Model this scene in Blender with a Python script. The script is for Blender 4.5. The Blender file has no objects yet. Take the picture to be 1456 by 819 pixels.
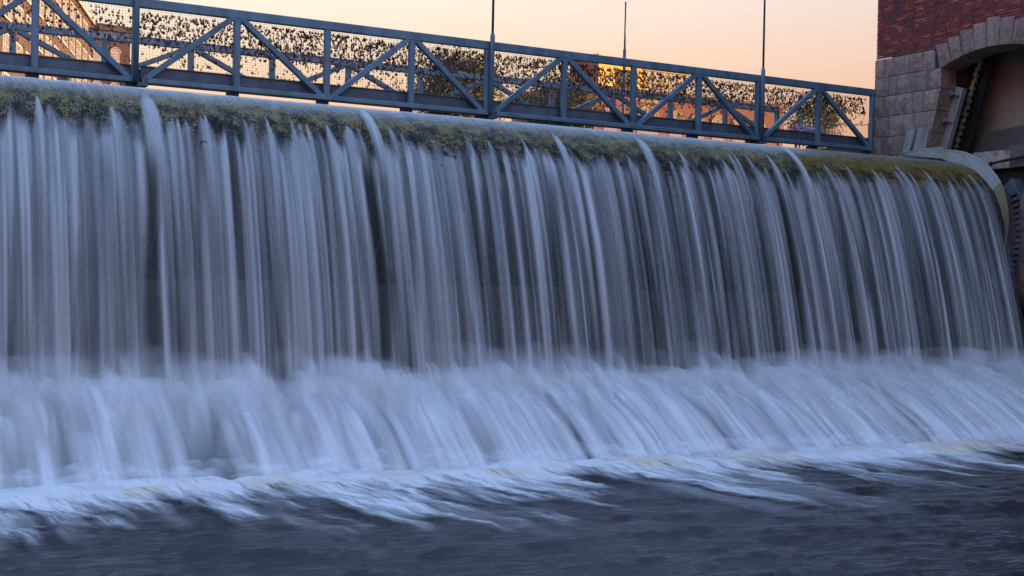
import bpy, bmesh, math, random
import numpy as np
from mathutils import Vector, Matrix

SC = bpy.context.scene
COL = SC.collection
R = math.radians
rng = random.Random(7)

# ------------------------------------------------------------------ camera
CAM_Z = 2.75                       # camera height above the lower river
YAW, PITCH, ROLL = 0.514516, -0.00222729, 0.02136
cam = bpy.data.cameras.new("camera")
cam.sensor_width = 36.0
cam.lens = 1874.18 / 1456 * 36.0
cam.clip_start = 0.1
cam.clip_end = 3000
camo = bpy.data.objects.new("camera", cam)
COL.objects.link(camo)
_f = Vector((math.sin(YAW) * math.cos(PITCH), math.cos(YAW) * math.cos(PITCH), math.sin(PITCH)))
_r = Vector((math.cos(YAW), -math.sin(YAW), 0))
_u = _r.cross(_f)
_rt = _r * math.cos(ROLL) + _u * math.sin(ROLL)
_up = _u * math.cos(ROLL) - _r * math.sin(ROLL)
camo.matrix_world = Matrix(((_rt.x, _up.x, -_f.x, 0), (_rt.y, _up.y, -_f.y, 0), (_rt.z, _up.z, -_f.z, CAM_Z), (0, 0, 0, 1)))
SC.camera = camo

# ------------------------------------------------------------------ light
SUN_AZ, SUN_EL = 105.0, 4.0         # degrees from +Y (upstream) towards +X
world = bpy.data.worlds.new("World")
SC.world = world
world.use_nodes = True
wn, wl = world.node_tree.nodes, world.node_tree.links
bg = wn["Background"]
sky = wn.new("ShaderNodeTexSky")
sky.sky_type = 'NISHITA'
sky.sun_disc = False
sky.sun_elevation = R(SUN_EL)
sky.sun_rotation = R(SUN_AZ)
sky.air_density = 1.0
sky.dust_density = 0.6
sky.ozone_density = 3.0
# after-sunset glow: a warm belt all round the horizon that gives way to the blue sky overhead
wtc = wn.new("ShaderNodeTexCoord"); wsx = wn.new("ShaderNodeSeparateXYZ"); wl.new(wtc.outputs["Generated"], wsx.inputs[0])
belt = wn.new("ShaderNodeValToRGB"); wl.new(wsx.outputs[2], belt.inputs[0])
BELT = ((0.0, (0.86, 0.38, 0.17)), (0.12, (0.98, 0.60, 0.34)), (0.165, (1.0, 0.75, 0.52)), (0.205, (1.0, 0.86, 0.70)), (0.26, (0.98, 0.84, 0.77)), (0.5, (0.7, 0.68, 0.85)))
el = belt.color_ramp.elements
while len(el) < len(BELT): el.new(0.9)
for e_, (p_, c_) in zip(el, BELT): e_.position = p_; e_.color = (*c_, 1)
wdot = wn.new("ShaderNodeVectorMath"); wdot.operation = 'DOT_PRODUCT'; wl.new(wtc.outputs["Generated"], wdot.inputs[0])
wdot.inputs[1].default_value = (math.sin(R(-10)), math.cos(R(-10)), 0)
wmr = wn.new("ShaderNodeMapRange"); wmr.inputs[1].default_value = 0.93; wmr.inputs[2].default_value = 0.35; wl.new(wdot.outputs["Value"], wmr.inputs[0])
wpk = wn.new("ShaderNodeMix"); wpk.data_type = 'RGBA'; wpk.inputs[6].default_value = (1, 1, 1, 1); wpk.inputs[7].default_value = (0.70, 0.60, 0.72, 1); wl.new(wmr.outputs[0], wpk.inputs[0])
wmu = wn.new("ShaderNodeMix"); wmu.data_type = 'RGBA'; wmu.blend_type = 'MULTIPLY'; wmu.inputs[0].default_value = 1; wl.new(belt.outputs[0], wmu.inputs[6]); wl.new(wpk.outputs[2], wmu.inputs[7])
wlv = wn.new("ShaderNodeVectorMath"); wlv.operation = 'SCALE'; wlv.inputs["Scale"].default_value = 0.67; wl.new(wmu.outputs[2], wlv.inputs[0])
wbl = wn.new("ShaderNodeVectorMath"); wbl.operation = 'MULTIPLY'; wbl.inputs[1].default_value = (1.74, 1.24, 1.09); wl.new(sky.outputs[0], wbl.inputs[0])
wf = wn.new("ShaderNodeMapRange"); wf.interpolation_type = 'SMOOTHSTEP'; wf.inputs[1].default_value = 0.2; wf.inputs[2].default_value = 0.62; wl.new(wsx.outputs[2], wf.inputs[0])
wmx = wn.new("ShaderNodeMix"); wmx.data_type = 'RGBA'; wl.new(wf.outputs[0], wmx.inputs[0]); wl.new(wlv.outputs[0], wmx.inputs[6]); wl.new(wbl.outputs[0], wmx.inputs[7])
wl.new(wmx.outputs[2], bg.inputs[0])
bg.inputs[1].default_value = 0.15
sl = bpy.data.lights.new("sun", 'SUN')
sl.energy = 1.3
sl.angle = R(0.5)
sl.color = (1.0, 0.56, 0.2)
so = bpy.data.objects.new("sun", sl)
COL.objects.link(so)
_sd = Vector((math.sin(R(SUN_AZ)) * math.cos(R(SUN_EL)), math.cos(R(SUN_AZ)) * math.cos(R(SUN_EL)), math.sin(R(SUN_EL))))
so.rotation_euler = _sd.to_track_quat('Z', 'Y').to_euler()
so.location = (60, 40, 40)
SC.view_settings.view_transform = 'Standard'
SC.view_settings.look = 'None'
SC.view_settings.exposure = 3.5
SC.view_settings.gamma = 1.0
SC.view_settings.use_curve_mapping = False
SC.cycles.transparent_max_bounces = 28
SC.cycles.max_bounces = 5
SC.cycles.diffuse_bounces = 3

# ------------------------------------------------------------------ helpers
def tag(o, label=None, cat=None, group=None, kind=None):
    if label: o["label"] = label
    if cat: o["category"] = cat
    if group: o["group"] = group
    if kind: o["kind"] = kind
    return o

def empty(name, loc, label=None, cat=None, group=None):
    o = bpy.data.objects.new(name, None)
    o.empty_display_size = 0.2
    o.location = loc
    COL.objects.link(o)
    return tag(o, label, cat, group)

def link(name, me, mat=None, parent=None, smooth=False):
    o = bpy.data.objects.new(name, me)
    COL.objects.link(o)
    if mat is not None and len(me.materials) == 0:
        me.materials.append(mat)
    if parent is not None:
        o.parent = parent
        pl = Vector((0, 0, 0)); p = parent
        while p is not None:
            pl += p.location; p = p.parent
        o.location = -pl          # meshes are written in world coordinates
    if smooth:
        me.polygons.foreach_set("use_smooth", [True] * len(me.polygons))
    return o

class MB:
    """collects faces for one mesh object"""
    def __init__(s): s.v = []; s.f = []; s.c = []
    def add(s, vs, fs, col=None):
        b = len(s.v); s.v += [tuple(p) for p in vs]; s.f += [tuple(i + b for i in q) for q in fs]
        if col is not None: s.c += [col] * len(fs)
    def box(s, x0, x1, y0, y1, z0, z1, col=None):
        s.add([(x0,y0,z0),(x1,y0,z0),(x1,y1,z0),(x0,y1,z0),(x0,y0,z1),(x1,y0,z1),(x1,y1,z1),(x0,y1,z1)],
              [(0,3,2,1),(4,5,6,7),(0,1,5,4),(1,2,6,5),(2,3,7,6),(3,0,4,7)], col)
    def beam(s, p, q, w, h, bev=0.0, up=(0,0,1)):
        """bar from p to q, w across, h deep, with chamfered edges"""
        p = Vector(p); q = Vector(q); d = (q - p).normalized()
        u = Vector(up)
        a = d.cross(u)
        if a.length < 1e-4: a = d.cross(Vector((0,1,0)))
        a.normalize(); b = a.cross(d).normalized()
        w /= 2; h /= 2
        if bev > 0:
            pr = [(-w+bev,-h),(w-bev,-h),(w,-h+bev),(w,h-bev),(w-bev,h),(-w+bev,h),(-w,h-bev),(-w,-h+bev)]
        else:
            pr = [(-w,-h),(w,-h),(w,h),(-w,h)]
        n = len(pr)
        vs = [p + a*x + b*y for x, y in pr] + [q + a*x + b*y for x, y in pr]
        fs = [(i, (i+1) % n, n + (i+1) % n, n + i) for i in range(n)] + [tuple(range(n-1,-1,-1)), tuple(range(n, 2*n))]
        s.add(vs, fs)
    def tube(s, pts, rad, n=8, cap=True):
        pts = [Vector(p) for p in pts]
        if not isinstance(rad, (list, tuple)): rad = [rad] * len(pts)
        ref = Vector((0.31, 0.2, 0.93)); vs = []
        for i, p in enumerate(pts):
            d = (pts[min(i+1, len(pts)-1)] - pts[max(i-1, 0)]).normalized()
            r_ = ref if abs(d.dot(ref)) < 0.95 else Vector((1, 0, 0))
            a = d.cross(r_).normalized(); b = d.cross(a).normalized()
            vs += [p + (a*math.cos(2*math.pi*k/n) + b*math.sin(2*math.pi*k/n)) * rad[i] for k in range(n)]
        fs = []
        for i in range(len(pts)-1):
            for k in range(n):
                fs.append((i*n+k, i*n+(k+1) % n, (i+1)*n+(k+1) % n, (i+1)*n+k))
        if cap:
            fs.append(tuple(range(n-1, -1, -1))); fs.append(tuple(range((len(pts)-1)*n, len(pts)*n)))
        s.add(vs, fs)
    def prism(s, poly, x0, x1):
        """polygon in (y, z), extruded along x"""
        n = len(poly)
        vs = [(x0, y, z) for y, z in poly] + [(x1, y, z) for y, z in poly]
        fs = [tuple(range(n)), tuple(range(2*n-1, n-1, -1))] + [(i, n+i, n+(i+1) % n, (i+1) % n) for i in range(n)]
        s.add(vs, fs)
    def mesh(s, name):
        me = bpy.data.meshes.new(name)
        me.from_pydata(s.v, [], s.f); me.update()
        bm = bmesh.new(); bm.from_mesh(me)
        if not s.c: bmesh.ops.recalc_face_normals(bm, faces=bm.faces)
        bm.to_mesh(me); bm.free()
        if s.c:
            at = me.attributes.new("tint", 'FLOAT_COLOR', 'FACE')
            at.data.foreach_set("color", np.array([(*c, 1.0) for c in s.c], dtype=np.float32).ravel())
        return me
    def build(s, name, mat, parent=None, smooth=False):
        return link(name, s.mesh(name), mat, parent, smooth)

def hash2(ix, iy, seed):
    h = (ix.astype(np.int64) * 374761393 + iy.astype(np.int64) * 668265263 + seed * 1442695041) & 0xFFFFFFFF
    h = ((h ^ (h >> 13)) * 1274126177) & 0xFFFFFFFF
    return ((h ^ (h >> 16)) & 0xFFFFFF) / float(0xFFFFFF)

def vn(x, y, seed=0):
    x, y = np.broadcast_arrays(np.asarray(x, float), np.asarray(y, float))
    ix = np.floor(x); iy = np.floor(y); fx = x - ix; fy = y - iy
    fx = fx*fx*fx*(fx*(fx*6-15)+10); fy = fy*fy*fy*(fy*(fy*6-15)+10)
    a = hash2(ix, iy, seed); b = hash2(ix+1, iy, seed); c = hash2(ix, iy+1, seed); d = hash2(ix+1, iy+1, seed)
    return (a*(1-fx)+b*fx)*(1-fy) + (c*(1-fx)+d*fx)*fy

def fbm(x, y, seed=0, o=4):
    t = 0; w = 0.5; n = 0
    for k in range(o):
        t = t + w * vn(x * 2**k + 17.3*k, y * 2**k + 5.1*k, seed + k); n += w; w *= 0.5
    return t / n

def sst(a, b, x):
    t = np.clip((x - a) / (b - a), 0, 1); return t*t*(3-2*t)

def grid(name, P, mat, parent=None, dens=None, uv=None, extra=None):
    n, m, _ = P.shape
    me = bpy.data.meshes.new(name)
    me.vertices.add(n*m); me.vertices.foreach_set("co", P.astype(np.float32).ravel())
    i = np.arange((n-1)*(m-1)); r_ = i // (m-1); c = i % (m-1)
    q = np.stack([r_*m+c, r_*m+c+1, (r_+1)*m+c+1, (r_+1)*m+c], 1).astype(np.int32)
    nf = len(q)
    me.loops.add(nf*4); me.loops.foreach_set("vertex_index", q.ravel())
    me.polygons.add(nf); me.polygons.foreach_set("loop_start", np.arange(nf, dtype=np.int32)*4)
    me.polygons.foreach_set("use_smooth", np.ones(nf, dtype=bool))
    me.update(calc_edges=True)
    if dens is not None:
        a = me.attributes.new("cover", 'FLOAT', 'POINT'); a.data.foreach_set("value", dens.astype(np.float32).ravel())
    if extra is not None:
        a = me.attributes.new("tone", 'FLOAT', 'POINT'); a.data.foreach_set("value", extra.astype(np.float32).ravel())
    if uv is not None:
        l = me.uv_layers.new(name="flow"); l.data.foreach_set("uv", uv.reshape(-1, 2)[q.ravel()].astype(np.float32).ravel())
    return link(name, me, mat, parent)

# ------------------------------------------------------------------ materials
def newmat(name):
    m = bpy.data.materials.new(name); m.use_nodes = True
    nt = m.node_tree
    return m, nt, nt.nodes, nt.links, nt.nodes["Principled BSDF"]

def mat(name, col, rough=0.6, metal=0.0, var=0.0, scale=6.0, bump=0.0, bscale=None, col2=None, lo=0.35, hi=0.65, stretch=(1,1,1), spec=None, detail=6):
    """plain surface with noise-driven colour variation and fine relief"""
    m, nt, N, L, b = newmat(name)
    b.inputs["Roughness"].default_value = rough; b.inputs["Metallic"].default_value = metal
    if spec is not None: b.inputs["Specular IOR Level"].default_value = spec
    b.inputs["Base Color"].default_value = (*col, 1)
    tc = N.new("ShaderNodeTexCoord"); mp = N.new("ShaderNodeMapping"); mp.inputs["Scale"].default_value = stretch
    L.new(tc.outputs["Object"], mp.inputs[0])
    if col2 or var:
        c2 = col2 or tuple(max(0, c * (1 - var)) for c in col)
        nz = N.new("ShaderNodeTexNoise"); nz.inputs["Scale"].default_value = scale; nz.inputs["Detail"].default_value = detail
        nz.inputs["Roughness"].default_value = 0.65
        rp = N.new("ShaderNodeValToRGB")
        rp.color_ramp.elements[0].position = lo; rp.color_ramp.elements[0].color = (*col, 1)
        rp.color_ramp.elements[1].position = hi; rp.color_ramp.elements[1].color = (*c2, 1)
        L.new(mp.outputs[0], nz.inputs[0]); L.new(nz.outputs[0], rp.inputs[0]); L.new(rp.outputs[0], b.inputs["Base Color"])
    if bump:
        n2 = N.new("ShaderNodeTexNoise"); n2.inputs["Scale"].default_value = bscale or scale*4; n2.inputs["Detail"].default_value = 5
        bp = N.new("ShaderNodeBump"); bp.inputs["Strength"].default_value = bump; bp.inputs["Distance"].default_value = 0.02
        L.new(mp.outputs[0], n2.inputs[0]); L.new(n2.outputs[0], bp.inputs["Height"]); L.new(bp.outputs[0], b.inputs["Normal"])
    return m

def stone_variation(m, amount=0.22):
    """each stone gets its own tone"""
    nt = m.node_tree; N, L = nt.nodes, nt.links; b = N["Principled BSDF"]
    src = b.inputs["Base Color"].links[0].from_socket
    oi = N.new("ShaderNodeObjectInfo"); mr = N.new("ShaderNodeMapRange"); mr.inputs[3].default_value = 1 - amount; mr.inputs[4].default_value = 1 + amount; L.new(oi.outputs["Random"], mr.inputs[0])
    tc = N.new("ShaderNodeTexCoord"); mp = N.new("ShaderNodeMapping"); mp.inputs["Scale"].default_value = (2, 2, 0.35); L.new(tc.outputs["Object"], mp.inputs[0])
    nz = N.new("ShaderNodeTexNoise"); nz.inputs["Scale"].default_value = 2.4; nz.inputs["Detail"].default_value = 5; L.new(mp.outputs[0], nz.inputs[0])
    m2 = N.new("ShaderNodeMapRange"); m2.inputs[1].default_value = 0.35; m2.inputs[2].default_value = 0.62; m2.inputs[3].default_value = 0.72; m2.inputs[4].default_value = 1.08; L.new(nz.outputs[0], m2.inputs[0])
    mu = N.new("ShaderNodeMath"); mu.operation = 'MULTIPLY'; L.new(mr.outputs[0], mu.inputs[0]); L.new(m2.outputs[0], mu.inputs[1])
    vs = N.new("ShaderNodeVectorMath"); vs.operation = 'SCALE'; L.new(src, vs.inputs[0]); L.new(mu.outputs[0], vs.inputs["Scale"]); L.new(vs.outputs[0], b.inputs["Base Color"])

def tintmat(name, rough=0.8, scale=30, bump=0.4):
    m, nt, N, L, b = newmat(name)
    b.inputs["Roughness"].default_value = rough
    at = N.new("ShaderNodeAttribute"); at.attribute_name = "tint"
    nz = N.new("ShaderNodeTexNoise"); nz.inputs["Scale"].default_value = scale; nz.inputs["Detail"].default_value = 5
    tc = N.new("ShaderNodeTexCoord"); L.new(tc.outputs["Object"], nz.inputs[0])
    mr = N.new("ShaderNodeMapRange"); mr.inputs[1].default_value = 0.3; mr.inputs[2].default_value = 0.7; mr.inputs[3].default_value = 0.75; mr.inputs[4].default_value = 1.2
    L.new(nz.outputs[0], mr.inputs[0])
    mx = N.new("ShaderNodeVectorMath"); mx.operation = 'SCALE'
    L.new(at.outputs["Color"], mx.inputs[0]); L.new(mr.outputs[0], mx.inputs["Scale"]); L.new(mx.outputs[0], b.inputs["Base Color"])
    bp = N.new("ShaderNodeBump"); bp.inputs["Strength"].default_value = bump; bp.inputs["Distance"].default_value = 0.01
    L.new(nz.outputs[0], bp.inputs["Height"]); L.new(bp.outputs[0], b.inputs["Normal"])
    return m

def watermat(name, col, sx, sy, c0, c1, lo=0.32, hi=0.68, trans=0.35, warp=0.0, gloss=0.0, tone=None):
    """white water: density attribute x fine streaks along the flow decides how much of it covers what is behind"""
    m, nt, N, L, b = newmat(name)
    N.remove(b); out = N["Material Output"]
    at = N.new("ShaderNodeAttribute"); at.attribute_name = "cover"
    uv = N.new("ShaderNodeUVMap"); uv.uv_map = "flow"
    mp = N.new("ShaderNodeMapping"); mp.inputs["Scale"].default_value = (sx, sy, 1); L.new(uv.outputs[0], mp.inputs[0])
    nz = N.new("ShaderNodeTexNoise"); nz.inputs["Scale"].default_value = 1; nz.inputs["Detail"].default_value = 3; nz.inputs["Distortion"].default_value = warp
    L.new(mp.outputs[0], nz.inputs[0])
    mr = N.new("ShaderNodeMapRange"); mr.inputs[1].default_value = lo; mr.inputs[2].default_value = hi; mr.inputs[3].default_value = c0; mr.inputs[4].default_value = c1
    L.new(nz.outputs[0], mr.inputs[0])
    mu = N.new("ShaderNodeMath"); mu.operation = 'MULTIPLY'; mu.use_clamp = True
    L.new(at.outputs["Fac"], mu.inputs[0]); L.new(mr.outputs[0], mu.inputs[1])
    df = N.new("ShaderNodeBsdfDiffuse"); df.inputs[0].default_value = (*col, 1)
    tl = N.new("ShaderNodeBsdfTranslucent"); tl.inputs[0].default_value = (*col, 1)
    if tone:
        ta = N.new("ShaderNodeAttribute"); ta.attribute_name = "tone"
        mc = N.new("ShaderNodeMix"); mc.data_type = 'RGBA'
        mc.inputs[6].default_value = (*col, 1); mc.inputs[7].default_value = (*tone, 1)
        L.new(ta.outputs["Fac"], mc.inputs[0]); L.new(mc.outputs[2], df.inputs[0])
    m1 = N.new("ShaderNodeMixShader"); m1.inputs[0].default_value = trans
    L.new(df.outputs[0], m1.inputs[1]); L.new(tl.outputs[0], m1.inputs[2])
    body = m1
    if gloss:
        gl = N.new("ShaderNodeBsdfGlossy"); gl.inputs["Roughness"].default_value = 0.3
        m3 = N.new("ShaderNodeMixShader"); m3.inputs[0].default_value = gloss
        L.new(m1.outputs[0], m3.inputs[1]); L.new(gl.outputs[0], m3.inputs[2]); body = m3
    tr = N.new("ShaderNodeBsdfTransparent")
    m2 = N.new("ShaderNodeMixShader")
    L.new(mu.outputs[0], m2.inputs[0]); L.new(tr.outputs[0], m2.inputs[1]); L.new(body.outputs[0], m2.inputs[2])
    L.new(m2.outputs[0], out.inputs["Surface"])
    return m

def mossmat(name, green, ochre, dark, cover=0.5):
    m, nt, N, L, b = newmat(name)
    tc = N.new("ShaderNodeTexCoord")
    def noise(scale, detail, st=(1,1,1), rough=0.6):
        mp = N.new("ShaderNodeMapping"); mp.inputs["Scale"].default_value = st; L.new(tc.outputs["Object"], mp.inputs[0])
        z = N.new("ShaderNodeTexNoise"); z.inputs["Scale"].default_value = scale; z.inputs["Detail"].default_value = detail; z.inputs["Roughness"].default_value = rough
        L.new(mp.outputs[0], z.inputs[0]); return z
    big = noise(4.5, 4); clump = noise(36, 6, (1, 0.8, 0.55), 0.7)
    ad = N.new("ShaderNodeMath"); ad.operation = 'MULTIPLY_ADD'; ad.inputs[1].default_value = 0.6
    L.new(big.outputs[0], ad.inputs[0]); L.new(clump.outputs[0], ad.inputs[2])
    mr = N.new("ShaderNodeMapRange"); mr.inputs[1].default_value = cover + 0.3 - 0.04; mr.inputs[2].default_value = cover + 0.3 + 0.05
    # growth thins out below the lip, so the plate gets darker downwards
    sz = N.new("ShaderNodeSeparateXYZ"); L.new(tc.outputs["Object"], sz.inputs[0])
    lim = N.new("ShaderNodeMapRange"); lim.inputs[1].default_value = 4.3; lim.inputs[2].default_value = 5.5; lim.inputs[3].default_value = -0.28; lim.inputs[4].default_value = 0.035
    L.new(sz.outputs[2], lim.inputs[0])
    a3 = N.new("ShaderNodeMath"); L.new(ad.outputs[0], a3.inputs[0]); L.new(lim.outputs[0], a3.inputs[1])
    L.new(a3.outputs[0], mr.inputs[0])
    tone = noise(14, 4)
    r2 = N.new("ShaderNodeMapRange"); r2.inputs[1].default_value = 0.35; r2.inputs[2].default_value = 0.65; L.new(tone.outputs[0], r2.inputs[0])
    mg = N.new("ShaderNodeMix"); mg.data_type = 'RGBA'; mg.inputs[6].default_value = (*green, 1); mg.inputs[7].default_value = (*ochre, 1); L.new(r2.outputs[0], mg.inputs[0])
    mx = N.new("ShaderNodeMix"); mx.data_type = 'RGBA'; mx.inputs[6].default_value = (*dark, 1)
    L.new(mr.outputs[0], mx.inputs[0]); L.new(mg.outputs[2], mx.inputs[7]); L.new(mx.outputs[2], b.inputs["Base Color"])
    rr = N.new("ShaderNodeMapRange"); rr.inputs[3].default_value = 0.6; rr.inputs[4].default_value = 0.85; b.inputs["Specular IOR Level"].default_value = 0.15; L.new(mr.outputs[0], rr.inputs[0]); L.new(rr.outputs[0], b.inputs["Roughness"])
    bp = N.new("ShaderNodeBump"); bp.inputs["Strength"].default_value = 0.9; bp.inputs["Distance"].default_value = 0.04
    L.new(ad.outputs[0], bp.inputs["Height"]); L.new(bp.outputs[0], b.inputs["Normal"])
    return m

def brickmat(name, c1, c2, mortar, w=0.26, h=0.075, rough=0.85):
    m, nt, N, L, b = newmat(name)
    b.inputs["Roughness"].default_value = rough
    tc = N.new("ShaderNodeTexCoord"); sx = N.new("ShaderNodeSeparateXYZ"); L.new(tc.outputs["Object"], sx.inputs[0])
    ad = N.new("ShaderNodeMath"); ad.operation = 'ADD'; L.new(sx.outputs[0], ad.inputs[0]); L.new(sx.outputs[1], ad.inputs[1])
    cb = N.new("ShaderNodeCombineXYZ"); L.new(ad.outputs[0], cb.inputs[0]); L.new(sx.outputs[2], cb.inputs[1])
    br = N.new("ShaderNodeTexBrick"); br.inputs["Scale"].default_value = 1; br.inputs["Brick Width"].default_value = w; br.inputs["Row Height"].default_value = h
    br.inputs["Mortar Size"].default_value = 0.008; br.inputs["Color1"].default_value = (*c1, 1); br.inputs["Color2"].default_value = (*c2, 1); br.inputs["Mortar"].default_value = (*mortar, 1)
    L.new(cb.outputs[0], br.inputs[0])
    nz = N.new("ShaderNodeTexNoise"); nz.inputs["Scale"].default_value = 0.6; nz.inputs["Detail"].default_value = 6; L.new(tc.outputs["Object"], nz.inputs[0])
    mr = N.new("ShaderNodeMapRange"); mr.inputs[3].default_value = 0.6; mr.inputs[4].default_value = 1.4; L.new(nz.outputs[0], mr.inputs[0])
    mx = N.new("ShaderNodeVectorMath"); mx.operation = 'SCALE'; L.new(br.outputs[0], mx.inputs[0]); L.new(mr.outputs[0], mx.inputs["Scale"]); L.new(mx.outputs[0], b.inputs["Base Color"])
    return m

STEEL = mat("blue_grey_paint", (0.08, 0.165, 0.235), 0.42, 0.0, 0.0, 2.2, 0.06, 40, col2=(0.11, 0.17, 0.21), lo=0.42, hi=0.68)
STEEL_DARK = mat("dark_girder_paint", (0.07, 0.105, 0.145), 0.5, 0, 0, 4, 0.05, 40, col2=(0.05, 0.075, 0.105))
STEEL_FAR = mat("stickered_rail_paint", (0.13, 0.17, 0.22), 0.6, 0, 0, 16, 0.0, None, col2=(0.3, 0.33, 0.37), lo=0.52, hi=0.6)
POLE = mat("pole_paint", (0.06, 0.07, 0.09), 0.5, 0.2, 0.3, 5)
DECK = mat("deck_planks", (0.07, 0.06, 0.05), 0.85, 0, 0.4, 5)
WIRE = mat("wire", (0.25, 0.24, 0.23), 0.5, 0.6)
GRAFF = mat("graffiti_white", (0.75, 0.75, 0.75), 0.6)
MOSS = mossmat("moss_on_drum", (0.15, 0.128, 0.05), (0.28, 0.22, 0.105), (0.010, 0.011, 0.013))
MOSS_B = mossmat("brown_moss_on_drum", (0.12, 0.085, 0.014), (0.24, 0.16, 0.035), (0.014, 0.011, 0.01), 0.46)
SEAM = mat("seam_steel", (0.05, 0.05, 0.045), 0.6, 0.3, 0.4, 8)
WETWALL = mat("wet_dam_masonry", (0.010, 0.010, 0.011), 0.6, 0, 0, 2.5, 0.4, 8, col2=(0.024, 0.023, 0.024))
APRON = mat("wet_apron", (0.03, 0.035, 0.045), 0.5, 0, 0.4, 2, 0.4, 6)
SHIELD = mat("pale_green_shield_paint", (0.36, 0.42, 0.43), 0.5, 0.1, 0, 2.2, 0.15, 20, col2=(0.3, 0.26, 0.19), lo=0.48, hi=0.75)
SHIELD_RUST = mat("rust_streaked_shield", (0.3, 0.19, 0.07), 0.6, 0.1, 0, 3, 0.2, 20, col2=(0.2, 0.24, 0.17), lo=0.4, hi=0.62, stretch=(1, 2, 0.5))
RIVET = mat("rivet_dark", (0.12, 0.15, 0.17), 0.5, 0.4)
GATEGREY = mat("grey_green_gate_paint", (0.2, 0.23, 0.23), 0.55, 0.1, 0, 3, 0.1, 20, col2=(0.28, 0.28, 0.26))
GATETEAL = mat("teal_weathered_paint", (0.22, 0.34, 0.36), 0.4, 0.3, 0, 5, 0.1, 20, col2=(0.33, 0.29, 0.25))
RAILSTEEL = mat("purple_brown_rail", (0.13, 0.095, 0.095), 0.6, 0.2, 0.4, 6)
CHAIN = mat("greased_chain", (0.5, 0.48, 0.4), 0.45, 0.5, 0.5, 20)
BLACK = mat("near_black", (0.012, 0.012, 0.013), 0.8, 0, 0.4, 6)  # dark iron and wet pier; on the chamber lining it is painted shade
CONC = mat("tan_concrete", (0.33, 0.25, 0.19), 0.85, 0, 0, 1.3, 0.3, 14, col2=(0.2, 0.15, 0.12), stretch=(1, 1, 0.6))
CONC_D = mat("grey_concrete", (0.1, 0.085, 0.08), 0.85, 0, 0.4, 3, 0.4, 14)
RUSTLEDGE = mat("rusty_ledge", (0.3, 0.27, 0.24), 0.85, 0, 0, 7, 0.4, 20, col2=(0.22, 0.1, 0.05), lo=0.45, hi=0.62)
ROCK = mat("brown_rock", (0.2, 0.12, 0.09), 0.8, 0, 0, 4, 0.6, 12, col2=(0.07, 0.05, 0.045))
GRANITE = mat("rough_granite", (0.29, 0.2, 0.155), 0.85, 0, 0, 9, 1.0, 22, col2=(0.15, 0.11, 0.105))
stone_variation(GRANITE)
stone_variation(STEEL, 0.08)
stone_variation(STEEL_DARK, 0.08)
stone_variation(GATEGREY, 0.1)
MORTAR = mat("dark_mortar", (0.06, 0.045, 0.045), 0.9, 0, 0.3, 20)
BRICKS = tintmat("tower_bricks", 0.8, 40, 0.4)
TOWERBRICK = brickmat("tower_brick_upper", (0.2, 0.04, 0.03), (0.12, 0.03, 0.03), (0.07, 0.045, 0.045), 0.24, 0.062)
FACTORY = brickmat("factory_brick", (0.075, 0.038, 0.032), (0.055, 0.028, 0.026), (0.075, 0.055, 0.05))
BREWERY = brickmat("brewery_brick", (0.3, 0.1, 0.045), (0.24, 0.075, 0.035), (0.22, 0.13, 0.1))
ROOF = mat("dark_roof", (0.06, 0.045, 0.045), 0.7, 0, 0.3, 3)
YELLOW = mat("sunlit_and_trim_yellow", (0.65, 0.42, 0.08), 0.85, 0, 0.25, 3)  # sunlight's yellow as base colour on tower and roof frame; also arch trim
STONETRIM = mat("pale_stone_trim", (0.42, 0.33, 0.24), 0.85, 0, 0.2, 4)
FRAMEW = mat("cream_window_frame", (0.5, 0.45, 0.38), 0.6)
BARK = mat("bark", (0.06, 0.045, 0.035), 0.9, 0, 0.4, 12, 0.5, 30)
SOIL = mat("bank_ground", (0.08, 0.075, 0.06), 0.95, 0, 0.4, 2)
GLASS, _, _N, _L, _b = newmat("window_glass")
_b.inputs["Base Color"].default_value = (0.92, 0.9, 0.85, 1); _b.inputs["Metallic"].default_value = 1.0; _b.inputs["Roughness"].default_value = 0.08

def leafmat(name, c1, c2):
    m, nt, N, L, b = newmat(name)
    b.inputs["Roughness"].default_value = 0.6
    g = N.new("ShaderNodeTexNoise"); g.inputs["Scale"].default_value = 1.7; g.inputs["Detail"].default_value = 3
    tc = N.new("ShaderNodeTexCoord"); L.new(tc.outputs["Object"], g.inputs[0])
    rp = N.new("ShaderNodeValToRGB"); rp.color_ramp.elements[0].color = (*c1, 1); rp.color_ramp.elements[0].position = 0.35
    rp.color_ramp.elements[1].color = (*c2, 1); rp.color_ramp.elements[1].position = 0.65
    L.new(g.outputs[0], rp.inputs[0]); L.new(rp.outputs[0], b.inputs["Base Color"])
    tl = N.new("ShaderNodeBsdfTranslucent"); L.new(rp.outputs[0], tl.inputs[0])
    mx = N.new("ShaderNodeMixShader"); mx.inputs[0].default_value = 0.35
    L.new(b.outputs[0], mx.inputs[1]); L.new(tl.outputs[0], mx.inputs[2]); L.new(mx.outputs[0], N["Material Output"].inputs["Surface"])
    return m
LEAF_A = leafmat("leaves_olive", (0.06, 0.065, 0.018), (0.13, 0.12, 0.03))
LEAF_B = leafmat("leaves_dark", (0.05, 0.06, 0.018), (0.1, 0.1, 0.03))
LEAF_C = leafmat("leaves_green", (0.06, 0.075, 0.02), (0.13, 0.13, 0.03))

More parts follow.
